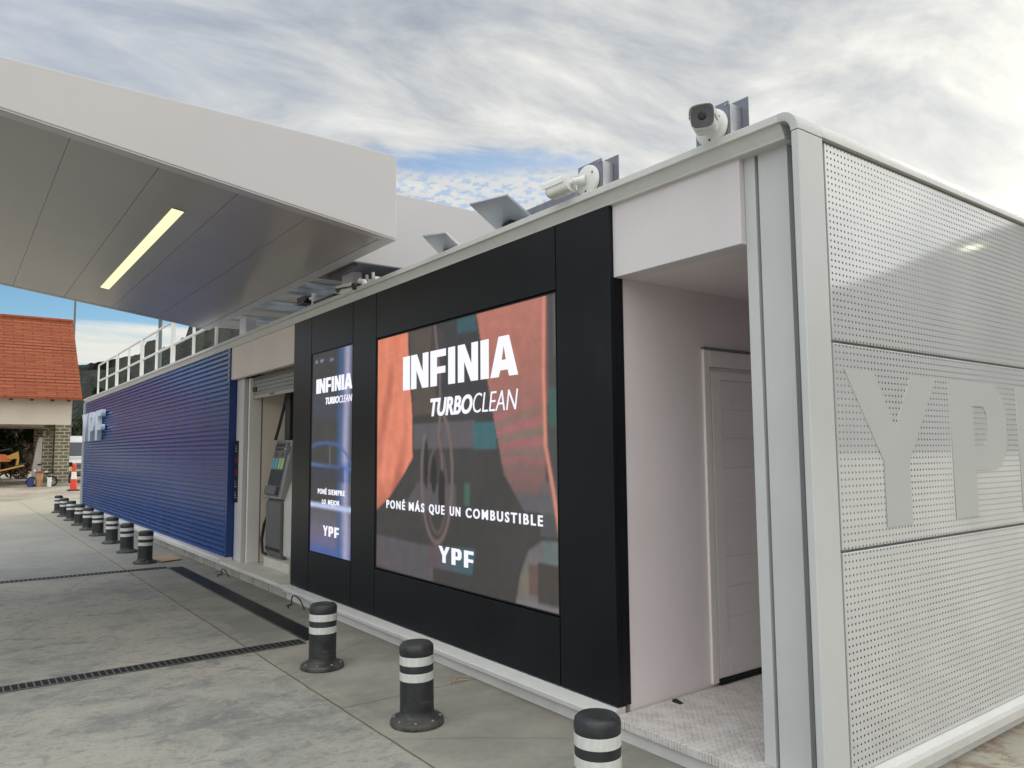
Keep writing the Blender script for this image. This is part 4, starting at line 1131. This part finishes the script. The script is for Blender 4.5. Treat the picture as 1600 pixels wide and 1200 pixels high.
p = MB(); p.lathe([(0, 0), (.02, 0), (.02, .012), (0, .014)], (0, 0, 0), 12); p.xf(Matrix.Translation((-9.10, 3.75, 1.10)) @ Matrix.Rotation(pi/2, 4, 'Y')); build('cabinet_lock', p, HOSE, P)

# ------------------------------------------------------------------ security cameras on the roof edge
def mount(root, x, y0=3.105):
    p = MB(); p.box(x-.105, x+.105, y0, y0+.006, ZT, 3.367); build('front_plate', p, STEELD, root)
    p = MB(); p.box(x+.055, x+.115, y0+.0065, y0+.0935, ZT+.0, 3.352, .004); build('box_tube', p, STEEL, root)
    p = MB(); p.box(x-.035, x+.155, y0+.094, y0+.100, ZT, 3.395); build('rear_plate', p, STEELD, root)
def bullet(root, base, piv, dirv, L=.20, rw=.062, rh=.058, white=CAMW):
    """base disc centre on the plate, pivot point, looking direction"""
    p = MB(); p.lathe([(.092, 0), (.096, .004), (.094, .022), (.082, .030), (0, .031)], seg=28)
    p.xf(Matrix.Translation(base) @ Matrix.Rotation(pi/2, 4, 'X')); bs = build('base_disc', p, white, root, smooth=True)
    for a in (.5, 2.6, 4.7):
        p = MB(); p.lathe([(0, 0), (.006, 0), (.006, .003), (0, .003)], seg=8)
        p.xf(Matrix.Translation(Vector(base)+Vector((.070*cos(a), -.0305, .070*sin(a)))) @ Matrix.Rotation(pi/2, 4, 'X')); build('screw', p, DKBOX, bs)
    dirv = Vector(dirv).normalized()
    p = MB(); b0 = Vector(base)+Vector((0, -.03, 0)); pv = Vector(piv)
    p.tube([b0, b0*.4+pv*.6, pv], [.034, .026, .020], 14); p.sphere(pv, .024)
    p.tube([pv, pv+dirv*.03], .016, 12); build('swivel_arm', p, white, root, smooth=True)
    z = Vector((0, 0, 1)); ri = dirv.cross(z).normalized(); up_ = ri.cross(dirv)
    m4 = Matrix(((ri.x, dirv.x, up_.x, 0), (ri.y, dirv.y, up_.y, 0), (ri.z, dirv.z, up_.z, 0), (0, 0, 0, 1)))
    org = pv+dirv*.03
    m4 = Matrix.Translation(org) @ m4
    def sq(rw_, rh_, n=28, e=.55):
        return [(rw_*math.copysign(abs(cos(t))**e, cos(t)), rh_*math.copysign(abs(sin(t))**e, sin(t))) for t in [2*pi*k_/n for k_ in range(n)]]
    p = MB(); p.prism(sq(rw*.90, rh*.90), 'y', .0, L); p.xf(m4); bd = build('housing', p, white, root, smooth=True)
    p = MB()    # sun hood: wraps the upper two thirds and overhangs
    o_ = [q for q in sq(rw, rh, 40) if q[1] > -.25*rh]; o_ = sorted(o_, key=lambda q: math.atan2(q[1]+.3*rh, q[0]))
    i_ = [(x*.93, y*.93) for x, y in o_]
    p.prism(o_+i_[::-1], 'y', .02, L+.022); p.xf(m4); build('sun_hood', p, white, bd, smooth=True)
    p = MB(); p.prism(sq(rw*.84, rh*.84), 'y', L+.0005, L+.006); p.xf(m4); fc = build('front_window', p, LENS, bd)
    p = MB(); p.lathe([(0, 0), (.021, 0), (.021, .003), (.014, .006), (0, .006)], seg=20); p.xf(m4 @ Matrix.Translation((0, L+.0065, .004)) @ Matrix.Rotation(-pi/2, 4, 'X')); build('lens', p, BEZEL, fc)
    p = MB(); p.box(-rw*.5, rw*.5, .05, .09, -rh*.93, -rh*.905); p.xf(m4); build('access_cover', p, white, bd)
k1 = thing('security_camera', 'white security camera facing the viewer, highest on the roof edge near the corner post', 'security camera', (-2.43, 3.1, ZT), 'white bullet cameras on steel plate mounts')
mount(k1, -2.432)
bullet(k1, (-2.425, 3.104, 3.255), (-2.415, 3.045, 3.248), (.50, -.86, -.10), L=.125, rw=.066, rh=.062)
k2 = thing('security_camera', 'white security camera turned to the left, above the right edge of the black wall', 'security camera', (-3.37, 3.1, ZT), 'white bullet cameras on steel plate mounts')
mount(k2, -3.368)
bullet(k2, (-3.372, 3.104, 3.255), (-3.42, 3.03, 3.252), (-.95, -.25, -.12), L=.155, rw=.060, rh=.058)
for kk, x in ((k1, -2.432), (k2, -3.37)):
    for q in ((x-.09, 3.35), (x+.09, 3.35), (x-.09, 3.18)):
        p = MB(); p.lathe([(0, 0), (.007, 0), (.007, .004), (0, .004)], seg=6); p.xf(Matrix.Translation((q[0], 3.1045, q[1])) @ Matrix.Rotation(pi/2, 4, 'X')); build('plate_bolt', p, STEEL, kk)
k3 = thing('security_camera', 'white and black bullet camera above the narrow screen, before the canopy post', 'security camera', (-6.9, 3.12, ZT))
p = MB(); p.prism([(-6.963, 3.170), (-6.896, 3.194), (-6.662, 3.173), (-6.623, 3.141), (-6.847, 3.135)], 'y', 3.03, 3.13); bd = build('housing', p, CAMW, k3, bevel=.006)
p = MB(); p.prism([(-7.029, 3.242), (-7.000, 3.246), (-6.660, 3.218), (-6.648, 3.184), (-6.999, 3.221)], 'y', 3.022, 3.138); build('sun_hood', p, CAMW, bd, bevel=.006)
p = MB(); p.prism([(-7.026, 3.241), (-6.999, 3.223), (-6.645, 3.184), (-6.641, 3.170), (-6.896, 3.194), (-6.963, 3.170), (-7.011, 3.195)], 'y', 3.026, 3.134); build('dark_band', p, LENS, bd)
p = MB(); p.prism([(-6.651, 3.215), (-6.594, 3.200), (-6.568, 3.177), (-6.573, 3.134), (-6.621, 3.140), (-6.641, 3.171)], 'y', 3.024, 3.136); build('rear_cap', p, DKBOX, bd, bevel=.006)
p = MB(); p.tube([(-6.60, 3.09, 3.225), (-6.53, 3.10, 3.21), (-6.52, 3.12, ZT)], .028, 10); p.tube([(-6.52, 3.12, ZT), (-6.52, 3.12, ZT+.012)], .05, 12); build('swivel_arm', p, CAMW, k3, smooth=True)
k4 = thing('security_camera', 'small black camera on the roof edge left of the white and black one', 'security camera', (-8.3, 3.3, ZT))
p = MB(); p.prism([(-8.64, 3.335), (-8.64, 3.425), (-8.43, 3.425), (-8.36, 3.385), (-8.36, 3.37), (-8.43, 3.335)], 'y', 3.24, 3.36); build('housing', p, LENS, k4, bevel=.01)
p = MB(); p.tube([(-8.37, 3.30, 3.378), (-8.27, 3.30, 3.37)], .02, 8); p.tube([(-8.25, 3.30, ZT), (-8.25, 3.30, 3.42)], .03, 10); build('swivel_arm', p, CAMW, k4, smooth=True)
t_ = thing('cable_box', 'low grey junction box on the roof edge beside the small black camera', 'junction box', (-8.0, 3.32, ZT))
p = MB(); p.box(-8.18, -7.62, 3.26, 3.38, ZT, 3.29, .01); build('box_body', p, STEELD, t_)
p = MB(); p.box(-8.19, -7.61, 3.255, 3.385, 3.2905, 3.305, .003); build('lid', p, MGREY, t_)
t_ = thing('pipe_fitting', 'row of white pipe fittings on the roof edge right of the canopy post', 'pipes', (-6.8, 3.3, ZT))
p = MB(); p.tube([(-7.05, 3.30, 3.20), (-6.60, 3.30, 3.20)], .045, 10); build('pipe_run', p, RAILW, t_, smooth=True)
for x in (-7.03, -6.88, -6.74):
    p = MB(); p.tube([(x, 3.30, 3.20), (x, 3.30, 3.37)], .016, 8); p.box(x+.02, x+.10, 3.27, 3.33, 3.24, 3.31, .008); build('valve', p, RAILW, t_)
# floodlights leaning over the roof edge
def flood(label, pts):
    a, b_, c, dd = [Vector(q) for q in pts]           # top-left, top-right, bottom-right, bottom-left
    t_ = thing('floodlight', label, 'floodlight', tuple((c+dd)/2), 'tilted flat grey floodlights on the roof edge')
    n_ = (b_-a).cross(dd-a).normalized()
    p = MB(); V = [p.bm.verts.new(q) for q in (a, b_, c, dd)]; U = [p.bm.verts.new(q+n_*.016) for q in (a, b_, c, dd)]
    p.bm.faces.new(V[::-1]); p.bm.faces.new(U)
    for k_ in range(4): p.bm.faces.new((V[k_], V[(k_+1) % 4], U[(k_+1) % 4], U[k_]))
    build('panel', p, PANELU, t_, bevel=.002)
    bc = dd*.5+c*.5; up_ = ((a+b_)/2-bc); ux = (c-dd)
    o_ = -n_ if n_.y > 0 else n_
    q = [bc-ux*.17+up_*.02, bc+ux*.17+up_*.02, bc+ux*.17+up_*.16, bc+ux*.05+up_*.28, bc-ux*.17+up_*.25]
    dn = n_*.03 if n_.z < 0 else -n_*.03
    if n_.z < 0: dn = n_*.045
    p = MB(); V = [p.bm.verts.new(v+dn*.02) for v in q]; U = [p.bm.verts.new(v+dn) for v in q]
    p.bm.faces.new(V[::-1]); p.bm.faces.new(U)
    for k_ in range(5): p.bm.faces.new((V[k_], V[(k_+1) % 5], U[(k_+1) % 5], U[k_]))
    build('driver_box', p, DKBOX, t_)
    p = MB(); p.box(bc.x-.03, bc.x+.03, bc.y-.0, bc.y+.05, ZT, bc.z+.02, .004); build('bracket', p, DKBOX, t_)
flood('larger tilted grey floodlight panel on the roof edge above the large screen', [(-4.500, 2.96, 3.385), (-4.045, 2.96, 3.325), (-4.105, 3.25, 3.222), (-4.523, 3.25, 3.226)])
flood('smaller tilted grey floodlight panel on the roof edge nearer the canopy', [(-5.176, 2.96, 3.310), (-4.83, 2.96, 3.250), (-5.045, 3.25, 3.220), (-5.361, 3.25, 3.222)])

# ------------------------------------------------------------------ traffic cone
t_ = thing('traffic_cone', 'tall red traffic cone with a white band on the far concrete', 'traffic cone', (-39.2, 4.6, 0))
p = MB(); p.box(-39.43, -38.97, 4.37, 4.83, -.015, .035, .01); build('base', p, TYRE, t_)
def rr_(z): return .155-.095*(z/1.2)
p = MB(); p.lathe([(rr_(.035), .036), (rr_(.5), .5)], (-39.2, 4.6, 0), 20); build('lower_cone', p, RED, t_, smooth=True)
p = MB(); p.lathe([(rr_(.5)+.003, .5), (rr_(.82)+.003, .82)], (-39.2, 4.6, 0), 20); build('white_band', p, REFL, t_, smooth=True)
p = MB(); p.lathe([(rr_(.82), .82), (rr_(1.1), 1.1), (rr_(1.1)+.02, 1.11), (.06, 1.2), (0, 1.21)], (-39.2, 4.6, 0), 20); build('upper_cone', p, RED, t_, smooth=True)

# ------------------------------------------------------------------ house with tiled roof
H = thing('house', 'cream rendered house with orange tiled roof and open porch on stone pillars', 'house', (-49, -1, 0))
YE = 5.55
ridge = (-50.6, 9.32); eave = (-45.3, 4.52)
p = MB()
# front slope laid in slightly stepped courses
n_c = 24
sl_ = []
for i in range(n_c):
    t0, t1 = i/n_c, (i+1)/n_c
    xa, za = eave[0]+(ridge[0]-eave[0])*t0, eave[1]+(ridge[1]-eave[1])*t0
    xb, zb = eave[0]+(ridge[0]-eave[0])*t1, eave[1]+(ridge[1]-eave[1])*t1
    sl_ += [(xa, za+.035), (xb, zb+.005)]
back = [(ridge[0]-5.3, eave[1]), (ridge[0]-5.3, eave[1]-.12), (ridge[0], ridge[1]-.14), (eave[0], eave[1]-.10)]
p.prism(sl_+back, 'y', -9.0, YE)
roof = build('roof', p, TILES, H)
p = MB(); p.tube([(ridge[0], -9, ridge[1]), (ridge[0], YE, ridge[1])], .14, 10); build('ridge_cap', p, TILES, roof)
p = MB(); p.box(-46.40, -46.0, -9.0, 5.16, 3.15, 4.46); build('wall', p, CREAM, H)
p = MB(); p.prism([(-46.4, 3.16), (-55.0, 3.16), (-55.0, 4.45), (-50.6, 8.9), (-46.4, 5.1)], 'y', 4.75, 5.15); build('gable_wall', p, CREAM, H)
p = MB(); p.box(-55.0, -46.41, -9.0, 4.74, 3.18, 3.30); build('porch_ceiling', p, CREAM, H)
p = MB(); p.box(-46.62, -46.0, 4.47, 5.15, .10, 3.149); build('pillar', p, STONE, H)
p = MB(); p.box(-47.35, -46.75, 4.02, 4.50, .10, 3.16); build('pillar', p, STONE, H)
p = MB(); p.box(-46.66, -45.94, 4.42, 5.20, -.02, .099, .02); build('pillar_foot', p, PIER, H)
p = MB(); p.box(-47.39, -46.70, 3.97, 4.415, -.02, .099, .02); build('pillar_foot', p, PIER, H)
p = MB(); p.box(-55.0, -54.4, 4.2, 5.15, .0, 3.16); build('pillar', p, STONE, H)
p = MB(); p.box(-46.60, -46.02, 4.445, 4.469, .1, 3.149); build('pillar_corner_strip', p, WOODD, H)  # dark strip stands in for the shaded corner between the pillars
for y in (-.6, .5, 1.55, 2.45, 3.35, 4.25, 5.0):
    p = MB(); p.box(-46.0, -45.36, y-.05, y+.05, 4.36, 4.47); build('rafter_end', p, WOODD, H)
p = MB(); p.tube([(-45.99, 4.45, 2.95), (-45.75, 4.30, 3.02), (-45.72, 4.15, 2.92)], .02, 6)
p.lathe([(0, .30), (.04, .26), (.13, .20), (.10, .19), (.07, 0), (0, -.05)], (-45.72, 4.12, 2.58), 8); build('lantern', p, WOODD, H)
t_ = thing('mast', 'thin grey mast rising behind the tiled roof', 'mast', (-55, 6.12, 0))
p = MB(); p.tube([(-55, 6.12, -.02), (-55, 6.12, 8.0), (-55, 6.12, 14.5)], [.09, .07, .045], 8); build('shaft', p, POLEG, t_)
p = MB(); p.lathe([(0, 0), (.18, 0), (.18, .3), (0, .32)], (-55, 6.12, -.02), 10); build('foot', p, PIER, t_)
t_ = thing('street_lamp', 'green grey lamp post standing behind the roof railing', 'lamp post', (-60, 12.2, 0))
p = MB(); p.tube([(-60, 12.2, -.02), (-60, 12.2, 5.5), (-60, 12.2, 11.7)], [.22, .18, .13], 10); build('post', p, POLEG, t_, smooth=True)
p = MB(); p.lathe([(.14, 0), (.55, .12), (.55, .35), (.2, .5), (0, .52)], (-60, 12.2, 11.6), 12); build('lamp_head', p, MGREY, t_)

t_ = thing('street_lamp', 'lit yard lamp on a post beyond the end wall, mirrored in its glossy perforated panels', 'lamp post', (2.35, 15.0, 0))
p = MB(); p.tube([(2.35, 15.0, -.02), (2.35, 15.0, 3.0), (2.35, 15.0, 5.05)], [.09, .075, .06], 10); build('post', p, POLEG, t_, smooth=True)
p = MB(); p.box(1.86, 2.40, 14.92, 15.08, 5.30, 5.36, .01); p2 = p; build('lamp_head', p2, MGREY, t_)
p = MB(); p.box(2.0, 2.26, 14.93, 15.07, 5.245, 5.297, .02); build('lamp_glass', p, emis('yard_lamp', (1.0, 1.0, .70), 5.0), t_)
p = MB(); p.tube([(2.35, 15.0, 5.04), (2.35, 15.0, 5.31)], .03, 8); build('neck', p, MGREY, t_)

# ------------------------------------------------------------------ van behind the pillar
V_ = thing('van', 'white van parked nose-on beside the house, partly hidden by the blue wall', 'van', (-50.5, 6.5, 0))
yc, hw = 6.42, 1.0
p = MB(); p.prism([(-49.6, .45), (-49.45, .62), (-49.5, 1.0), (-49.75, 1.30), (-50.55, 1.45), (-51.15, 2.35), (-51.5, 2.62), (-52.2, 2.70), (-55.3, 2.68), (-55.4, .45)], 'y', yc-hw, yc+hw); bd = build('body', p, WHITEP, V_, bevel=.09)
p = MB(); p.prism([(-50.565, 1.51), (-51.10, 2.30), (-51.13, 2.28), (-50.60, 1.49)], 'y', yc-.86, yc+.86); build('windscreen', p, GLASSD, V_)
p = MB(); p.box(-49.47, -49.42, yc-.72, yc+.72, .78, 1.10, .01); gr = build('grille', p, BEZEL, V_)
for z in (.84, .94, 1.04):
    p = MB(); p.box(-49.419, -49.40, yc-.70, yc+.70, z-.018, z+.018); build('chrome_bar', p, STEEL, gr)
p = MB(); p.box(-49.50, -49.40, yc-.96, yc+.96, .42, .66, .03); build('bumper', p, MGREY, V_)
for s in (-1, 1):
    p = MB(); p.box(-49.62, -49.47, yc+s*.84-.13, yc+s*.84+.13, .90, 1.16, .03); build('headlight', p, LENS, V_)
    p = MB(); p.box(-50.75, -50.6, yc+s*1.16-.11, yc+s*1.16+.11, 1.45, 1.80, .03); build('mirror', p, DKBOX, V_)
    for x in (-50.6, -54.3):
        p = MB(); p.lathe([(.0, -.11), (.22, -.11), (.34, -.09), (.35, 0), (.34, .09), (.22, .11), (0, .11)], seg=20); p.xf(Matrix.Translation((x, yc+s*.90, .34)) @ Matrix.Rotation(pi/2, 4, 'X')); build('wheel', p, TYRE, V_, smooth=True)
# pale panel standing behind the inner pillar
t_ = thing('upright_panel', 'tall white curved panel standing behind the stone pillar', 'panel', (-49.5, 4.1, 0))
p = MB(); p.prism([(3.78, -.02), (3.76, .9), (3.84, 1.5), (3.93, 2.2), (3.99, 2.48), (4.06, 2.56), (4.22, 2.56), (4.6, 2.4), (4.6, -.02)], 'x', -49.7, -49.1); build('shell', p, WHITEP, t_, bevel=.05)
p = MB(); p.tube([(-49.05, 4.0, 1.05), (-49.05, 4.3, 1.08), (-49.05, 4.35, 1.5)], .04, 6); build('strut', p, BEZEL, t_)

# ------------------------------------------------------------------ clutter under the porch
T = thing('mini_excavator', 'orange and grey digging machine with a yellow bucket seen through the porch', 'excavator', (-47.2, 1.6, 0))
p = MB(); p.box(-48.2, -46.8, .6, 2.2, .75, 1.25, .08); p.prism([(1.2, 1.25), (2.6, 1.25), (2.75, 1.40), (2.4, 1.62), (1.3, 1.75)], 'x', -48.0, -47.0); build('body', p, ORANGE, T)
p = MB(); p.prism([(2.45, 1.52), (2.95, 1.78), (3.0, 1.45), (2.98, 1.0), (2.85, .9), (2.9, 1.40), (2.5, 1.38)], 'x', -47.5, -46.9); build('bucket', p, YELLOW, T)
for x in (-48.2, -46.9):
    p = MB(); p.prism([(.4, -.02), (2.0, -.02), (2.35, .22), (2.2, .50), (1.9, .62), (.4, .60)], 'x', x-.2, x+.2); build('track', p, MGREY, T, bevel=.05)
p = MB(); p.tube([(-46.6, 1.9, .35), (-46.55, 2.7, .95), (-46.6, 3.3, 1.15)], .055, 6); p.tube([(-46.9, 1.2, 1.6), (-46.8, 2.6, 1.9)], .05, 6); build('boom', p, HOSE, T)
p = MB(); p.tube([(-46.5, 2.0, .75), (-46.45, 3.2, 1.05)], .045, 6); build('arm', p, YELLOW, T)
K = thing('motorcycle', 'black motorcycle with dark red tank standing before the stone pillar', 'motorcycle', (-45.6, 3.9, 0))
for y in (3.35, 4.55):
    p = MB()
    pts = [(-45.6, y+.30*cos(2*pi*k_/18), .31+.30*sin(2*pi*k_/18)) for k_ in range(19)]
    p.tube(pts, .06, 8, cap=False); wh = build('wheel', p, TYRE, K, smooth=True)
    p = MB(); p.lathe([(0, -.04), (.10, -.04), (.10, .04), (0, .04)], seg=12); p.xf(Matrix.Translation((-45.6, y, .31)) @ Matrix.Rotation(pi/2, 4, 'Y')); build('hub', p, STEEL, wh)
    p = MB()
    for k_ in range(8): p.tube([(-45.6, y, .31), (-45.6, y+.27*cos(k_*pi/4), .31+.27*sin(k_*pi/4))], .008, 4)
    build('spokes', p, STEEL, wh)
p = MB(); p.prism([(3.75, .30), (4.15, .28), (4.22, .60), (3.80, .66)], 'x', -45.75, -45.45); build('engine', p, MGREY, K, bevel=.04)
p = MB(); p.prism([(3.55, .80), (3.62, 1.02), (3.90, 1.06), (4.08, .86), (4.0, .74)], 'x', -45.74, -45.46); build('fuel_tank', p, REDF, K, bevel=.06)
p = MB(); p.prism([(4.02, .84), (4.10, .92), (4.60, .98), (4.72, .92), (4.4, .82)], 'x', -45.72, -45.48); build('seat', p, HOSE, K, bevel=.04)
p = MB(); p.tube([(-45.6, 3.35, .31), (-45.6, 3.52, .95), (-45.6, 3.56, 1.12)], .035, 8); p.tube([(-45.95, 3.66, 1.14), (-45.6, 3.54, 1.15), (-45.25, 3.66, 1.14)], .02, 6); build('fork', p, STEEL, K, smooth=True)
p = MB(); p.tube([(-45.6, 3.6, .95), (-45.6, 3.75, .40), (-45.6, 4.2, .32), (-45.6, 4.55, .31)], .03, 6); p.tube([(-45.6, 4.1, .85), (-45.6, 4.5, .55), (-45.6, 4.55, .31)], .025, 6); build('frame', p, HOSE, K)
p = MB(); p.prism([(3.40, 1.0), (3.50, 1.20), (3.58, 1.0)], 'x', -45.76, -45.44); build('screen', p, WHITEP, K, bevel=.02)
p = MB(); p.prism([(4.05, .96), (4.55, .66), (4.60, .76), (4.20, 1.04)], 'x', -45.80, -45.74); build('fairing', p, WHITEP, K, bevel=.02)
K.scale = (.74, .74, .74)
def bucket(label, x, y, r, h, mm, nm='bucket'):
    t_ = thing(nm, label, 'bucket', (x, y, 0))
    p = MB(); p.lathe([(0, -.02), (r*.85, -.02), (r, h), (r*1.05, h), (r*1.05, h+.03), (r*.95, h+.03), (r*.95, h), (r*.8, .04), (0, .04)], (x, y, 0), 18); build('pail', p, mm, t_, smooth=True)
    p = MB(); p.tube([(x+.02, y+r*1.03*cos(a), h-.02-.09*sin(a)) for a in [pi*k_/8 for k_ in range(9)]], .008, 5); build('handle', p, STEEL, t_)
bucket('dark blue bucket on the ground under the porch', -45.2, 3.42, .16, .40, BLUEB)
bucket('tan drum beside the dark blue bucket', -45.3, 3.78, .17, .62, BUFF)
bucket('small white bucket at the foot of the stone pillar', -45.2, 4.22, .11, .42, WHITEP)
t_ = thing('plank', 'yellow plank leaning on the stone pillar behind the cone', 'plank', (-45.7, 5.2, 0))
p = MB(); p.tube([(-45.5, 5.42, -.02), (-45.75, 5.22, .95)], .055, 4); build('board', p, YELLOW, t_)
p = MB(); p.tube([(-45.505, 5.415, .02), (-45.52, 5.40, .09)], .062, 4); build('end_band', p, TYRE, t_)

# trees seen through and beside the house
def leafy(name, label, cat, base, h, trunk_r, blobs, mm, leaf, n, seed):
    rn = random.Random(seed)
    t_ = thing(name, label, cat, base)
    bx_, by_, bz_ = base
    p = MB(); p.tube([(bx_, by_, bz_-.05), (bx_+.1, by_, bz_+h*.5), (bx_, by_+.1, bz_+h*.97)], [trunk_r, trunk_r*.6, .02], 8)
    for c, r in blobs[:6]: p.tube([(bx_, by_, bz_+min(h*.8, max(.2, c[2]-bz_-.2))), c], [trunk_r*.35, .015], 5)
    build('trunk', p, BARK, t_)
    p = MB()
    for c, r in blobs:
        for _ in range(n):
            v = Vector((rn.gauss(0, 1), rn.gauss(0, 1), rn.gauss(0, 1))).normalized()*r*(rn.random()**.45)
            q = Vector(c)+Vector((v.x, v.y, v.z*.7)); s = leaf*(.6+rn.random()*.9)
            u = Vector((rn.gauss(0, 1), rn.gauss(0, 1), rn.gauss(0, 1))).normalized(); ww = u.orthogonal().normalized()
            p.face([q-u*s, q+ww*s*.35, q+u*s, q-ww*s*.35])
    build('crown', p, mm, t_)
def cone_blobs(x, y, h, r, z0=.6, n=22, seed=1):
    rn = random.Random(seed); out = []
    for i in range(n):
        t = i/(n-1); z = z0+(h-z0)*t; a = rn.random()*2*pi; q = r*(1-t)*.75
        for s in range(2): out.append(((x+q*cos(a+s*2.5), y+q*sin(a+s*2.5), z), max(.25, r*(1-t)*.55)))
    return out
leafy('conifer_tree', 'dark spreading conifer seen through the porch behind the digging machine', 'tree', (-57, 1.4, 0), 7.0, .2, cone_blobs(-57, 1.2, 7.0, 2.6, 1.6, 20, 2), CONIF, .26, 190, 4)
leafy('conifer_tree', 'small dark branchy tree top hanging beside the porch pillar', 'tree', (-56, 4.9, 0), 4.2, .10, [((-56+random.uniform(-.4, .4), 4.55+random.uniform(-.6, .5), 3.0+random.uniform(-.3, .5)), .5) for _ in range(8)], CONIF, .20, 90, 9)
leafy('bush', 'brown leafless thicket behind the porch', 'bush', (-61, 4.2, 0), 3.6, .12, [((-61+random.uniform(-.8, .8), 4.1+random.uniform(-1.6, 1.6), .4+random.random()*3.0), 1.0) for _ in range(26)], BUSH, .26, 150, 11)
leafy('conifer_tree', 'dark conifers rising behind the white van', 'tree', (-66, 9.2, 0), 6.6, .2, cone_blobs(-66, 9.2, 6.4, 2.4, .5, 16, 6)+[((-67, 7.6+i*.5, 1.5+i % 3), 1.5) for i in range(7)], CONIF, .30, 150, 15)
